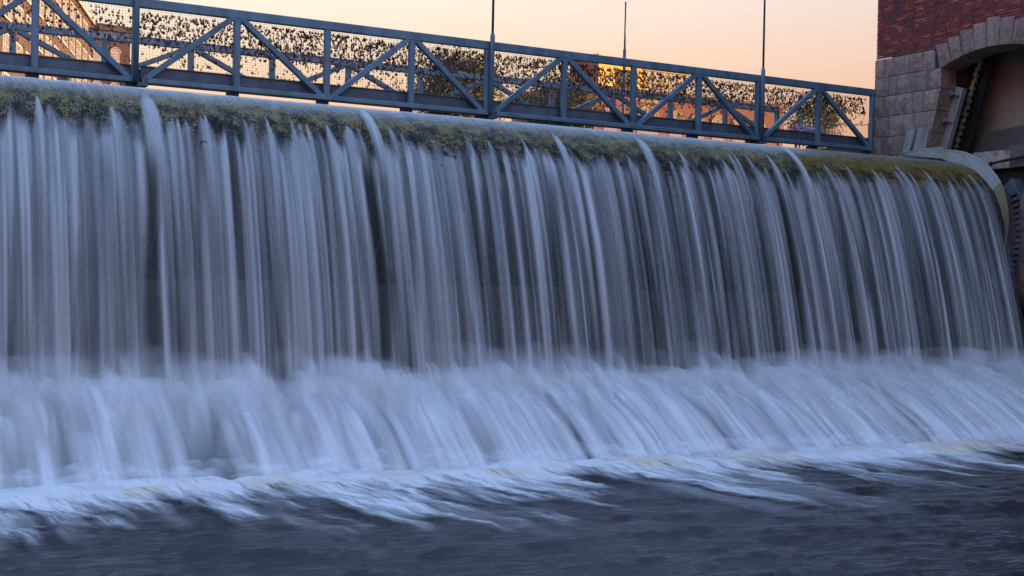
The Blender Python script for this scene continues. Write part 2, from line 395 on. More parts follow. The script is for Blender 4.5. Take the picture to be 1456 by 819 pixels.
# ------------------------------------------------------------------ terrain and water
def rivermat():
    m, nt, N, L, b = newmat("dark_river_water")
    b.inputs["Base Color"].default_value = (0.024, 0.017, 0.019, 1)
    b.inputs["Roughness"].default_value = 0.16
    b.inputs["IOR"].default_value = 1.33
    b.inputs["Specular IOR Level"].default_value = 0.24
    tc = N.new("ShaderNodeTexCoord")
    hs = []
    for sc_, st, w in ((1.0, (0.55, 1.7, 1), 0.6), (4.5, (0.5, 1.5, 1), 0.3), (13, (0.6, 1.5, 1), 0.2)):
        mp = N.new("ShaderNodeMapping"); mp.inputs["Scale"].default_value = st; mp.inputs["Rotation"].default_value = (0, 0, R(18)); L.new(tc.outputs["Object"], mp.inputs[0])
        z = N.new("ShaderNodeTexNoise"); z.inputs["Scale"].default_value = sc_; z.inputs["Detail"].default_value = 4; z.inputs["Distortion"].default_value = 0.15; L.new(mp.outputs[0], z.inputs[0])
        k = N.new("ShaderNodeMath"); k.operation = 'MULTIPLY'; k.inputs[1].default_value = w; L.new(z.outputs[0], k.inputs[0]); hs.append(k)
    a1 = N.new("ShaderNodeMath"); L.new(hs[0].outputs[0], a1.inputs[0]); L.new(hs[1].outputs[0], a1.inputs[1])
    a2 = N.new("ShaderNodeMath"); L.new(a1.outputs[0], a2.inputs[0]); L.new(hs[2].outputs[0], a2.inputs[1])
    bp = N.new("ShaderNodeBump"); bp.inputs["Strength"].default_value = 1.0; bp.inputs["Distance"].default_value = 0.22
    L.new(a2.outputs[0], bp.inputs["Height"]); L.new(bp.outputs[0], b.inputs["Normal"])
    return m
RIVER = rivermat()
# lower river: fine waves near the weir, flat farther off
xs = np.concatenate([np.linspace(-90, -9, 20), np.arange(-8.9, 30, 0.11), np.linspace(30.2, 110, 20)])
ys = np.concatenate([np.linspace(-90, 3.5, 30), np.arange(3.6, 19.4, 0.11)])
X, Y = np.meshgrid(xs, ys)
Zr = (fbm(X*0.7 + 0.3*Y, Y*1.3, 11, 4) - 0.5) * 0.09 + (fbm(X*2.2, Y*3.6, 12, 4) - 0.5) * 0.055
o = grid("river", np.stack([X, Y, Zr], 2), RIVER)
tag(o, "dark rippled river below the weir", None, None, "structure")
mb = MB(); mb.box(-90, 110, 22.3, 60, 4.9, 5.79)
tag(mb.build("upstream_water", RIVER), "smooth water held back above the weir", None, None, "structure")
mb = MB(); mb.box(-1200, 1200, 60.01, 1500, 2.0, 6.6)
tag(mb.build("ground", SOIL), "upstream bank and town ground", None, None, "structure")
mb = MB(); mb.box(24.6, 1200, 24.1, 60, 2.0, 6.6)
tag(mb.build("river_bank", SOIL), "right bank behind the gate tower", None, None, "structure")

# ------------------------------------------------------------------ weir (roller drum)
CY, CZ, RD = 21.6, 4.128, 1.65
SEAMS = [-9.5, -2.6, 1.4, 5.11, 8.82, 12.47, 14.39, 18.17, 23.66]
dam = empty("weir", (8, 21.6, 0), "long roller weir with a mossy rounded steel crest under falling water", "weir")
for i in range(len(SEAMS)-1):
    x0, x1 = SEAMS[i] + 0.012, SEAMS[i+1] - 0.012
    ph = np.radians(np.linspace(-25, 200, 90)); xx = np.linspace(x0, x1, 40)
    PH, XX = np.meshgrid(ph, xx)
    rr = RD + (fbm(XX*5, PH*8, 21, 4) - 0.5) * 0.05
    o = grid("drum_plate", np.stack([XX, CY - rr*np.sin(PH), CZ + rr*np.cos(PH)], 2), MOSS_B if i == 7 else MOSS, dam)
    if i == 7: o["label"] = "brown mossy drum plate nearest the gate tower"
for x in SEAMS[1:-1]:
    mb = MB(); pts = [(x, CY - (RD-0.02)*math.sin(R(a)), CZ + (RD-0.02)*math.cos(R(a))) for a in range(-20, 140, 8)]
    for a, b_ in zip(pts[:-1], pts[1:]): mb.beam(a, b_, 0.06, 0.03, up=(1, 0, 0))
    mb.build("seam_strip", SEAM, dam)
# masonry wall behind the falling water, in courses of stone blocks, with the apron below
mb = MB(); mb.box(-12, 24.3, 20.75, 23.5, -1.0, 3.6); mb.build("dam_wall", WETWALL, dam)
blk = {}
zc = 0.9; row = 0
while zc < 3.5:
    x = -9 + (0.35 if row % 2 else 0)
    while x < 23.4:
        mb = MB(); mb.box(x + 0.004, x + 0.7 - 0.004, 20.72, 20.745, zc + 0.004, zc + 0.33 - 0.004)
        blk.setdefault('all', MB()).add(mb.v, mb.f); x += 0.7
    zc += 0.33; row += 1
o = blk['all'].build("masonry_block", WETWALL, dam); o["kind"] = "stuff"
mb = MB(); mb.prism([(20.9, -1), (20.9, 1.05), (19.6, 1.05), (18.9, 0.8), (17.6, -0.25), (17.2, -1)], -12, 24.2); mb.build("apron", APRON, dam)

# ------------------------------------------------------------------ falling water
PHI0 = 65.0
V0 = 4.35
y_t, z_t = CY - RD*math.sin(R(PHI0)), CZ + RD*math.cos(R(PHI0))
S_T = RD * R(PHI0)
def profile(s, off=0.0, v=V0):
    """point on the path of the water, s metres after the top of the drum (over the drum, then free fall)"""
    s = np.asarray(s, float)
    ph = np.clip(s / RD, -2, R(PHI0))
    y = CY - (RD+off)*np.sin(ph); z = CZ + (RD+off)*np.cos(ph)
    flat = s < 0
    y = np.where(flat, CY - s, y); z = np.where(flat, CZ + RD + off, z)
    vy, vz = -v*math.cos(R(PHI0)), -v*math.sin(R(PHI0))
    d = np.maximum(s - S_T, 0)
    # time from fallen distance
    t = (-(-vz) + np.sqrt(vz*vz + 2*9.81*d*0.93)) / 9.81
    fall = s > S_T
    y = np.where(fall, y_t - off*math.sin(R(PHI0)) + vy*t, y); z = np.where(fall, z_t + off*math.cos(R(PHI0)) + vz*t - 4.905*t*t, z)
    return y, z

def gapmask(X, s):
    """thin places in the curtain just beside the plate seams"""
    g = np.ones_like(X)
    for gx, w, k in ((4.95, 0.115, 0.95), (8.56, 0.12, 0.95), (12.0, 0.1, 0.7), (13.88, 0.1, 0.7), (17.3, 0.15, 0.65), (1.1, 0.15, 0.8), (-2.8, 0.15, 0.9)):
        wob = 0.05*np.sin(s*1.3 + gx)
        g *= 1 - k*0.93*np.exp(-((X - gx - wob)/w)**4) * sst(1.5, 2.4, s)
    return g

def curtain(name, seed, off, parent, amp, mean, film, x0=-9.3, x1=23.58, dx=0.016):
    xs = np.arange(x0, x1, dx)
    ss = np.concatenate([np.linspace(-1.6, 0.1, 6), np.linspace(0.16, 2.6, 62), np.linspace(2.7, 6.3, 48)])
    S, X = np.meshgrid(ss, xs)
    d = np.maximum(S - 1.2, 0)
    # folds that persist down the fall
    f1 = fbm(X*1.6, S*0.12 + 3, seed, 3); f2 = vn(X*7.5, S*0.12, seed+5); f3 = vn(X*17, S*0.22, seed+9); f4 = vn(X*31, S*0.3, seed+10)
    disp = amp*np.minimum(d, 2.2)*((f1 - 0.5)*0.5 + (f2 - 0.5)*0.28 + (f3-0.5)*0.12)
    disp = np.maximum(disp, -0.012 - 0.25*np.maximum(S - 2.3, 0))
    yb, zb = profile(S, off)
    # uneven start of the white tongues on the drum
    spike = np.zeros_like(xs)
    r_ = np.random.RandomState(seed)
    for _ in range(int((x1-x0)*2.6)):
        c = r_.uniform(x0, x1); w = r_.uniform(0.03, 0.085); h = r_.uniform(0.1, 0.62) * (0.4 + 0.6*r_.rand())
        spike = np.maximum(spike, h*np.exp(-np.abs((xs - c)/w)**1.5))
    s0 = (1.60 + 0.22*(vn(xs*1.3, 0, seed+2) - 0.5) + 0.3*(vn(xs*9, 0, seed+3)-0.5) - spike)[:, None]
    right = sst(18.2, 19.5, xs)[:, None]
    s0 = s0 - 0.18*right
    strand = np.clip(0.62*f2 + 0.3*f3 + 0.34*f1 + 0.1*f4 - 0.18, 0, 1)
    strand = sst(0.3, 0.76, strand)
    rift = vn(X*2.3 + 4, S*0.07, seed+14); strand = strand*(1 - 0.75*np.exp(-((rift - 0.5)/0.035)**2)*sst(1.6, 2.6, S))
    body = sst(0.0, 0.34, S - s0) * (mean[0] + mean[1]*strand)
    # bright narrow leads
    lead = np.clip(spike[:, None]/0.42, 0, 1) * sst(0.0, 0.12, S - s0) * (1 - 0.6*sst(0.4, 2.6, S - s0))
    body = np.maximum(body, lead*0.75)
    # thin streaky film over the crest
    fs = vn(X*14 + S*0.8, S*0.5, seed+21)
    fl = film*((1 - sst(0.35, 1.2, S + 0.25*(fs-0.5)))*(0.9 + 0.3*(fs-0.5)) + 0.07*sst(0.5, 0.95, fs)) * (1 - 0.7*right)
    dens = np.maximum(body, fl) * gapmask(X, S)
    dens = dens * (1 - 0.18*sst(2.0, 4.2, S)) * (1 - sst(5.75, 6.25, S))
    dens *= 1 - sst(23.35, 23.58, X)*0.9
    P = np.stack([X + 0.0*S, yb - disp*0.9, zb + 0.15*disp], 2)
    return grid(name, P, WATER, parent, np.clip(dens, 0, 1), np.stack([X, S], 2))

WATER = watermat("falling_white_water", (0.68, 0.71, 0.76), 22, 0.25, 0.66, 1.12, trans=0.4, gloss=0.1)
FOAMW = watermat("splashing_white_water", (0.86, 0.86, 0.89), 8, 0.5, 0.7, 1.12, trans=0.35, warp=0.6)
fallo = curtain("waterfall", 31, 0.03, None, 0.22, (0.05, 0.78), 0.85)
tag(fallo, "silky curtain of white water falling over the weir", None, None, "structure")
curtain("back_curtain", 77, 0.012, fallo, 0.1, (0.1, 0.34), 0.0, dx=0.02)

# jets that spout from the seams
def jet(xc, w, seed, s_a=0.62, s_b=4.4, v=2.6):
    us = np.linspace(-1, 1, 22); ss = np.linspace(s_a, s_b, 50)
    S, U = np.meshgrid(ss, us)
    yb, zb = profile(S, 0.06, v)
    ww = w*(0.25 + 0.75*sst(s_a, s_a+0.6, S))
    Xj = xc + U*ww + 0.03*np.sin(S*1.1 + seed)
    rib = 0.5 + 0.5*vn(U*4.5 + seed, S*0.3, seed)
    yb = yb - 0.05*(1 - U*U)*sst(s_a, s_a + 0.3, S) - 0.02*rib
    dn = (1 - np.abs(U)**3)*sst(s_a, s_a+0.45, S)*(1 - 0.9*sst(1.2, 2.7, S))*(0.4 + 0.55*rib)
    return grid("water_jet", np.stack([Xj, yb, zb], 2), WATER, fallo, np.clip(dn, 0, 1), np.stack([Xj*1.5, S], 2))
for k, (x, w, sa, sb) in enumerate(((1.36, .13, .6, 4.2), (5.09, .15, .72, 4.4), (8.79, .115, .5, 3.9), (12.42, .09, .85, 4.2), (14.33, .12, .66, 3.6), (18.1, .1, .42, 4.4), (-2.65, .13, .6, 4.2))):
    jet(x, w, 40 + k, sa, sb)

# foam running down the apron
def foot(X): return 17.35 - 0.045*(X - 2.6)
xs = np.arange(-9.3, 24.1, 0.03); ts = np.linspace(0, 1, 70)
T, X = np.meshgrid(ts, xs)
ytop = 19.45; YB = ytop + (foot(X) - 0.1 - ytop)*T
ZB = 1.36 - 1.34*(0.35*T + 0.65*T*T)
lum = (fbm(X*2.3, T*1.2, 51, 4) - 0.5)*0.32*sst(0, 0.2, T) + (vn(X*7, T*2.2, 52) - 0.5)*0.05
dens = 0.74 + 0.7*(fbm(X*1.5 + 0.4*T, T*1.0, 53, 3) - 0.5) + 0.5*(vn(X*6.0, T*1.1, 54) - 0.5) + 0.2*sst(0.45, 0.95, T)
for gx, w in ((5.15, 0.28), (3.3, 0.16), (9.2, 0.14), (10.9, 0.15), (13.6, 0.15)):
    dens = dens - 0.45*np.exp(-((X - gx - 0.15*T)/w)**2)*sst(0.12, 0.4, T)
dens = np.clip(dens, 0.2, 0.98)*sst(0.0, 0.3, T + 0.22*(fbm(X*2.4, T*0, 55, 3)-0.4))*sst(0.0, 0.2, T)
grid("apron_foam", np.stack([X, YB - lum*0.5, ZB + lum*0.8], 2), FOAMW, fallo, dens, np.stack([X, T*2.4], 2))

# arching splash ribbons thrown forward from the impact line
def sst1(t):
    t = min(1.0, max(0.0, t)); return t*t*(3 - 2*t)
def ribbons(name, n, seed, x0, x1, parent, ya, za, vyr, vzr, wr, dr, at_foot=False):
    r_ = np.random.RandomState(seed)
    K, M = 14, 7
    V = []; D = []; U = []; F = []
    for i in range(n):
        xc = r_.uniform(x0, x1); y0 = r_.uniform(*ya); z0 = r_.uniform(*za) + (19.2 - y0)*-0.62
        if at_foot: y0 = 17.35 - 0.045*(xc - 2.6) + r_.uniform(-0.35, 0.3); z0 = r_.uniform(0.08, 0.3)
        vy = r_.uniform(*vyr); vz = r_.uniform(*vzr); w = r_.uniform(*wr); dd = r_.uniform(*dr)
        tt = (vz + math.sqrt(max(vz*vz + 2*9.81*max(z0 - 0.05, 0.1), 0.01)))/9.81
        tt *= r_.uniform(0.75, 1.0); drift = r_.uniform(-0.12, 0.12)
        b = len(V)
        for k in range(K):
            q = k/(K-1); t = tt*q
            for m_ in range(M):
                u = m_/(M-1)*2 - 1
                bow = (1 - u*u)
                V.append((xc + u*w*(0.55 + 0.6*q) + drift*q, y0 - vy*t - 0.06*bow, z0 + vz*t - 4.905*t*t + 0.05*bow))
                D.append(dd*(1 - abs(u)**1.7)**1.2*sst1(q/0.4)*(1 - max(0, (q - 0.55)/0.45)**1.5))
                U.append((xc + u*w, q*1.5 + i))
        for k in range(K-1):
            for m_ in range(M-1):
                a = b + k*M + m_; F.append((a, a+1, a+M+1, a+M))
    me = bpy.data.meshes.new(name); me.from_pydata(V, [], F); me.update()
    at = me.attributes.new("cover", 'FLOAT', 'POINT'); at.data.foreach_set("value", np.array(D, np.float32))
    l = me.uv_layers.new(name="flow"); U = np.array(U, np.float32); l.data.foreach_set("uv", U[np.array(F).ravel()].ravel())
    o = link(name, me, FOAMW, parent, True); o["kind"] = "stuff"
    return o
ribbons("splash", 760, 5, -9, 23.8, fallo, (18.1, 19.3), (1.25, 1.62), (1.2, 2.3), (-0.4, 0.5), (0.05, 0.24), (0.12, 0.42))
ribbons("fine_spray", 460, 6, -9, 23.8, fallo, (18.6, 19.3), (1.25, 1.8), (0.8, 1.7), (-0.2, 0.8), (0.3, 0.8), (0.06, 0.2))

ribbons("drifting_spray", 170, 8, 15.5, 24.0, fallo, (18.0, 19.3), (1.2, 1.7), (0.7, 1.6), (0.2, 1.3), (0.4, 0.9), (0.1, 0.24))

ribbons("foot_spray", 520, 9, -9, 24.0, fallo, (17, 17.3), (1, 1.2), (0.4, 1.5), (0.3, 1.15), (0.12, 0.4), (0.1, 0.34), True)

# foam bank on the river
xs = np.arange(-9.3, 25.6, 0.035); ys = np.linspace(0, 1, 120)
T, X = np.meshgrid(ys, xs)
dist = -0.35 + 6.6*T**1.25              # metres downstream of the foot of the apron
Y = foot(X) - dist
bank = np.exp(-((dist - 0.35)/0.55)**2)
lob = fbm(X*1.15 + 0.12*dist, dist*0.16, 61, 4)           # big tongues
wisp = fbm(X*2.6 - 0.3*dist, dist*0.45, 62, 5); fine = fbm(X*6 - 0.6*dist, dist*1.5, 63, 4)
Z = 0.045 + 0.13*bank*(0.65 + 0.7*(fbm(X*0.9, dist*1.0, 64, 3) - 0.5)) + 0.16*(fbm(X*2.4 - 0.3*dist, dist*1.9, 67, 4) - 0.45)*np.exp(-(dist/1.3)**2) + 0.08*(wisp - 0.5)*np.exp(-dist*0.5) + 0.02*(fine - 0.5)
Z = np.maximum(Z, 0.0) + (fbm(X*0.7 + 0.3*Y, Y*1.3, 11, 4) - 0.5) * 0.09 + (fbm(X*2.2, Y*3.6, 12, 4) - 0.5) * 0.055
reach = 1.45 + 2.1*sst(0.3, 0.75, lob)
dens = sst(-0.12, 1.05, 1.15 - dist/reach + 1.7*(wisp - 0.5)*sst(0.2, 1.5, dist) + 0.7*(fine - 0.5)*sst(0.3, 1.4, dist))
strk = sst(0.5, 0.72, fbm(X*1.9 - 0.2*dist, dist*0.22, 66, 5))*sst(6.2, 1.2, dist)*0.34*sst(0.35, 0.6, lob)
dens = (1 + 1.3*np.exp(-(np.maximum(dist, 0)/0.9)**2))*np.clip(np.maximum(dens*(0.86 + 0.4*(fine - 0.45)*sst(0.2, 1.2, dist)), strk), 0, 0.97)*sst(-0.36, 0.35, dist)*sst(6.25, 5.2, dist)
tone = sst(0.46, 0.62, fbm(X*1.2, dist*1.1, 65, 3))*np.exp(-((dist - 0.62)/0.45)**2)*0.9
FOAM = watermat("river_foam", (0.76, 0.72, 0.73), 11, 1.3, 0.38, 1.15, lo=0.3, hi=0.62, trans=0.15, warp=1.2, tone=(0.72, 0.6, 0.47))
o = grid("foam", np.stack([X, Y, Z], 2), FOAM, None, dens, np.stack([X - 0.2*dist, dist], 2), tone)
tag(o, "ragged band of white foam at the foot of the fall", "foam", None, "stuff")

# ------------------------------------------------------------------ footbridge
PAN, BX0 = 1.8, 5.782
BY, FY = 24.08, 27.9               # near and far truss
ZB0, ZT = 6.25, 7.783
bridge = empty("footbridge", (BX0 + 4*PAN, 26, ZB0), "blue grey steel truss footbridge with wire mesh sides above the weir", "footbridge")
def jx(n): return BX0 + n*PAN
NL, NR = -8, 10
for n in range(NL, NR):
    # chords: one tube per panel pair, butted with a fine weld line
    pass
for n in list(range(NL, NR, 2)):
    x0, x1 = jx(n) , jx(n+2)
    if n+2 > NR: x1 = jx(NR)
    # joints of the top chord fall at the odd nodes, as in the photo
for a in range(NL-1, NR, 2):
    x0, x1 = jx(max(a, NL)) + 0.003, jx(min(a+2, NR)) - 0.003
    mb = MB(); mb.beam((x0, BY, ZT - 0.085), (x1, BY, ZT - 0.085), 0.12, 0.17, 0.012); mb.build("top_chord", STEEL, bridge)
for a in range(NL, NR, 4):
    x0, x1 = jx(a) + 0.05, jx(min(a+4, NR)) - 0.05
    mb = MB(); mb.beam((x0, BY, ZB0 + 0.05), (x1, BY, ZB0 + 0.05), 0.14, 0.10, 0.015); mb.build("bottom_chord", STEEL, bridge)
    mb = MB(); mb.box(x0, x1, BY + 0.10, BY + 0.115, ZB0 + 0.09, ZB0 + 0.32); mb.box(x0, x1, BY + 0.07, BY + 0.2, ZB0 + 0.321, ZB0 + 0.335)
    mb.build("girder_web", STEEL_DARK, bridge)
for n in range(NL, NR+1):
    x = jx(n)
    xo = x - 0.075 if n in (0, 4, 8, -4, -8) else x
    if n == NR: xo = x - 0.04
    mb = MB(); mb.beam((xo, BY, ZB0 + 0.1), (xo, BY, ZT - 0.17), 0.115, 0.115, 0.01, up=(0, 1, 0)); mb.build("post", STEEL, bridge)
    # short foot under each node
    mb = MB(); mb.box(xo - 0.1, xo + 0.1, BY + 0.12, BY + 0.3, ZB0 - 0.42, ZB0 + 0.02); mb.build("bearing", STEEL_DARK, bridge)
for n in range(NL, NR):
    xa, xb = jx(n), jx(n+1)
    ga, gb = 0.12, 0.10
    if n % 2 == 0: p, q = (xa + 0.13, BY, ZB0 + 0.1), (xb - 0.10, BY, ZT - 0.17)
    else: p, q = (xa + 0.10, BY, ZT - 0.17), (xb - (0.2 if (n+1) % 4 == 0 else 0.13), BY, ZB0 + 0.1)
    d = (Vector(q) - Vector(p)).normalized()
    mb = MB(); mb.beam(Vector(p) - d*0.05, Vector(q) + d*0.05, 0.105, 0.11, 0.01, up=(0, 1, 0)); mb.build("diagonal_brace", STEEL, bridge)
for n in (-4, 0, 4, 8):          # clamp at each span joint
    x = jx(n)
    mb = MB(); mb.box(x - 0.03, x + 0.14, BY - 0.12, BY + 0.1, ZB0 - 0.06, ZB0 + 0.015); mb.box(x - 0.05, x - 0.02, BY - 0.1, BY + 0.08, ZB0 - 0.09, ZB0 + 0.16)
    mb.box(x + 0.105, x + 0.13, BY - 0.1, BY - 0.075, ZB0 + 0.0, ZB0 + 0.12); mb.build("span_clamp", STEEL_DARK, bridge)
# far truss
for a in range(-5, 12, 2):
    x0, x1 = 4.19 + a*PAN + 0.003, 4.19 + min(a+2, 11)*PAN - 0.003 + (0.05 if a + 2 > 11 else 0)
    mb = MB(); mb.beam((x0, FY, ZT - 0.08), (x1, FY, ZT - 0.08), 0.12, 0.16, 0.012); mb.build("top_chord", STEEL_FAR, bridge)
for n in range(-5, 12):
    x = 4.19 + n*PAN
    mb = MB(); mb.beam((x, FY, 6.88), (x, FY, ZT - 0.16), 0.115, 0.115, 0.01, up=(0, 1, 0)); mb.build("post", STEEL, bridge)
    if n < 11:
        xb = x + PAN
        p, q = ((x + 0.1, FY, ZT - 0.16), (xb - 0.12, FY, 6.9)) if n % 2 == 0 else ((x + 0.12, FY, 6.9), (xb - 0.1, FY, ZT - 0.16))
        mb = MB(); mb.beam(p, q, 0.105, 0.11, 0.01, up=(0, 1, 0)); mb.build("diagonal_brace", STEEL, bridge)
mb = MB(); mb.beam((-5, FY, 6.84), (24.0, FY, 6.84), 0.12, 0.1); mb.build("bottom_chord", STEEL, bridge)
for k in range(0, 17):               # deck boards with a slight cross fall, laid along the bridge
    ya = 24.34 + k*0.205; yb = ya + 0.198
    za = 6.50 + (ya - 24.34)*0.092; zb = 6.50 + (yb - 24.34)*0.092
    mb = MB(); mb.prism([(ya, za), (yb, zb), (yb, zb + 0.05), (ya, za + 0.05)], -8.6, 23.9); mb.build("deck_board", DECK, bridge)
# wire mesh of the near side, one sheet per span
YM = BY + 0.16
for a in range(NL, NR, 4):
    x0, x1 = jx(a) + 0.02, jx(min(a+4, NR)) - 0.02
    mb = MB()
    z = ZB0 + 0.36
    while z < ZT - 0.02:
        mb.box(x0, x1, YM - 0.0016, YM + 0.0016, z - 0.0016, z + 0.0016); z += 0.05
    x = x0
    while x < x1:
        mb.box(x - 0.0016, x + 0.0016, YM - 0.0048, YM - 0.0018, ZB0 + 0.34, ZT - 0.02); x += 0.05
    mb.build("wire_mesh", WIRE, bridge)
# white marker scribbles on the far handrail
mb = MB(); r_ = random.Random(3); x = 5.25
for w_ in range(9):
    pts = []
    for k in range(9):
        pts.append((x + 0.10*k/8 + r_.uniform(-.02, .02), FY - 0.066, ZT - 0.08 + 0.05*math.sin(k*1.9 + w_) + r_.uniform(-.012, .012)))
    mb.tube(pts, 0.007, 5); x += r_.uniform(0.12, 0.2)
mb.build("graffiti", GRAFF, bridge)

# slender poles
def pole(x, y, z0, zs, zt, label, r1=0.05, r2=0.026):
    e = empty("slender_pole", (x, y, z0), label, "pole", "slender dark poles along the footbridge")
    mb = MB(); mb.tube([(x, y, z0), (x, y, zs - 0.06), (x, y, zs)], [r1, r1, r1*0.72], 12); mb.build("sleeve", STEEL, e, True)
    mb = MB(); mb.tube([(x, y, zs), (x, y, zt)], [r2, r2*0.8], 10); mb.tube([(x, y, zt), (x, y, zt + 0.05)], [r2*1.3, r2*0.5], 10); mb.build("shaft", POLE, e, True)
for n, lb in ((-4, "slender dark pole on the footbridge, outside the left edge"), (0, "slender dark pole at the leftmost clamped bridge joint"),
              (4, "slender dark pole rising from the middle of the footbridge railing"), (8, "slender dark pole on the railing nearest the brick tower")):
    pole(jx(n) - (0.085 if n == 0 else 0.02), BY - 0.11, ZB0 + 0.02, ZT + 0.16, 11.6, lb)
e = empty("flag_pole", (37.3, 55, 6.6), "thin bare flagpole standing behind the bridge, its tip in view", "flagpole")
mb = MB(); mb.tube([(37.3, 55, 6.4), (37.3, 55, 14.7)], 0.085, 10); mb.build("lower_shaft", POLE, e, True)
mb = MB(); mb.tube([(37.3, 55, 14.7), (37.3, 55, 17.0)], [0.05, 0.04], 8); mb.tube([(37.3, 55, 17.0), (37.3, 55, 17.1)], [0.06, 0.03], 8); mb.build("upper_shaft", POLE, e, True)

# ------------------------------------------------------------------ padlocks
def lock_geo(w, h, d):
    mb = MB(); b = 0.006
    mb.beam((0, 0, -h), (0, 0, 0), w, d, b, up=(0, 1, 0))
    pts = [(w*0.32*math.cos(a), 0, 0.018 + w*0.34*math.sin(a)) for a in np.linspace(0, math.pi, 6)]
    pts = [(w*0.32, 0, -0.005)] + pts + [(-w*0.32, 0, -0.005)]
    mb.tube(pts, 0.0045, 4, False)
    return mb.v, mb.f
LC = [((0.03, 0.018, 0.013), 0.50), ((0.09, 0.05, 0.018), 0.22), ((0.08, 0.08, 0.085), 0.08), ((0.16, 0.02, 0.02), 0.06), ((0.03, 0.05, 0.16), 0.05), ((0.1, 0.03, 0.09), 0.04), ((0.3, 0.27, 0.22), 0.03), ((0.02, 0.09, 0.08), 0.02)]
LMATS = [mat("padlock_metal", c, 0.4, 0.5 if i < 3 else 0.0) for i, (c, _) in enumerate(LC)]
LCUM = np.cumsum([p for _, p in LC]); LCUM /= LCUM[-1]
shapes = [lock_geo(0.045, 0.042, 0.02), lock_geo(0.055, 0.05, 0.022), lock_geo(0.038, 0.05, 0.018), lock_geo(0.062, 0.058, 0.025), lock_geo(0.05, 0.032, 0.018)]
lmesh = {}
r_ = random.Random(99)
spots = []
for i in range(120000):
    if len(spots) >= 9000: break
    x = r_.uniform(-3.2, 23.65); z = ZT - 0.2 - 1.0*r_.random()
    hgt = (ZT - 0.2 - z)
    dn = 0.55 + 0.45*min(1, max(0, (x - 4.5)/5.0))
    if x < 5.6: dn *= 0.6
    p = dn*(1.0 if hgt < 0.5 else (0.6 if hgt < 0.66 else 0.16 + 0.12*(9 < x < 16)))
    if x > 19.5 and hgt > 0.42: p *= max(0.06, 1 - (hgt - 0.3)*2.6)
    if r_.random() < p: spots.append((x, z))
spots.sort(key=lambda s: abs(s[0] - 3.2) if s[0] > 3.2 else 50)
rest = MB(); restm = []
for i, (x, z) in enumerate(spots):
    sh = r_.randrange(5); mi = int(np.searchsorted(LCUM, r_.random())); sc = r_.uniform(0.45, 0.78)
    ty = r_.uniform(-0.6, 0.6) if r_.random() < 0.5 else r_.uniform(-0.15, 0.15)
    tz = r_.uniform(-0.9, 0.9); y = YM - 0.012 + r_.uniform(-0.012, 0.022)
    M_ = Matrix.Translation((x, y, z)) @ Matrix.Rotation(tz, 4, 'Z') @ Matrix.Rotation(ty, 4, 'Y') @ Matrix.Scale(sc, 4)
    if i < 300:
        key = (sh, mi)
        if key not in lmesh:
            me = bpy.data.meshes.new("padlock"); me.from_pydata(*[shapes[sh][0], [], shapes[sh][1]]); me.update(); me.materials.append(LMATS[mi]); lmesh[key] = me
        o = bpy.data.objects.new("padlock", lmesh[key]); COL.objects.link(o); o.matrix_world = M_
        tag(o, "small padlock clipped to the wire mesh in the nearest bridge panels", "padlock", "padlocks on the near panels of the bridge mesh")
    else:
        rest.add([M_ @ Vector(v) for v in shapes[sh][0]], shapes[sh][1]); restm += [mi]*len(shapes[sh][1])
me = bpy.data.meshes.new("padlock_mass"); me.from_pydata(rest.v, [], rest.f); me.update()
for m_ in LMATS: me.materials.append(m_)
me.polygons.foreach_set("material_index", restm)
tag(link("padlock_mass", me), "dense swarm of dark padlocks over the middle and right bridge mesh", "padlocks", None, "stuff")

# ------------------------------------------------------------------ gate tower
TX = 23.782
tower = empty("gate_tower", (26, 20.4, 0), "brick gate tower on a rough granite base with an arched opening", "tower")
Zc = [8.50, 8.04, 7.57, 7.07, 6.57, 6.10, 5.6]
ACY = 20.44                                    # arch axis
def arch_z(y):
    a = abs(y - ACY); hs = 1.48
    return 8.02 + 0.315*(1 - (min(a, hs)/hs)**2.2)
def jamb(z): return 21.92 + max(0, (7.6 - z))*0.25
# core walls behind the facing
mb = MB(); mb.prism([(24.0, 4.5), (24.0, 8.5), (22.0, 8.5), (21.98, 7.9), (22.02, 7.4), (22.4, 6.1), (22.5, 4.5)], TX + 0.06, 25.0); mb.build("pier_core", MORTAR, tower)
mb = MB(); mb.box(TX + 0.06, 50.0, 2.0, 18.95, -1, 8.61); mb.build("pier_core", MORTAR, tower)  # carried far out of view to keep the low sun off the water
ysl = list(np.linspace(ACY - 1.5, ACY + 1.56, 20))
mb = MB()
for a, b_ in zip(ysl[:-1], ysl[1:]):
    za, zb = arch_z(a) + 0.02, arch_z(b_) + 0.02
    mb.prism([(a, za), (b_, zb), (b_, 8.62), (a, 8.62)], TX + 0.06, 24.5)
mb.build("arch_core", MORTAR, tower)
mb = MB(); mb.box(TX + 0.055, 50.0, 2.0, 24.0, 8.62, 16.0); mb.build("brick_core", MORTAR, tower)  # lengthened beyond view so that it blocks the low sun
mb = MB(); mb.box(TX + 0.028, 50.05, 1.95, 24.02, 11.05, 16.05); mb.build("upper_wall", TOWERBRICK, tower)  # unseen extra length added to shade the weir and bridge

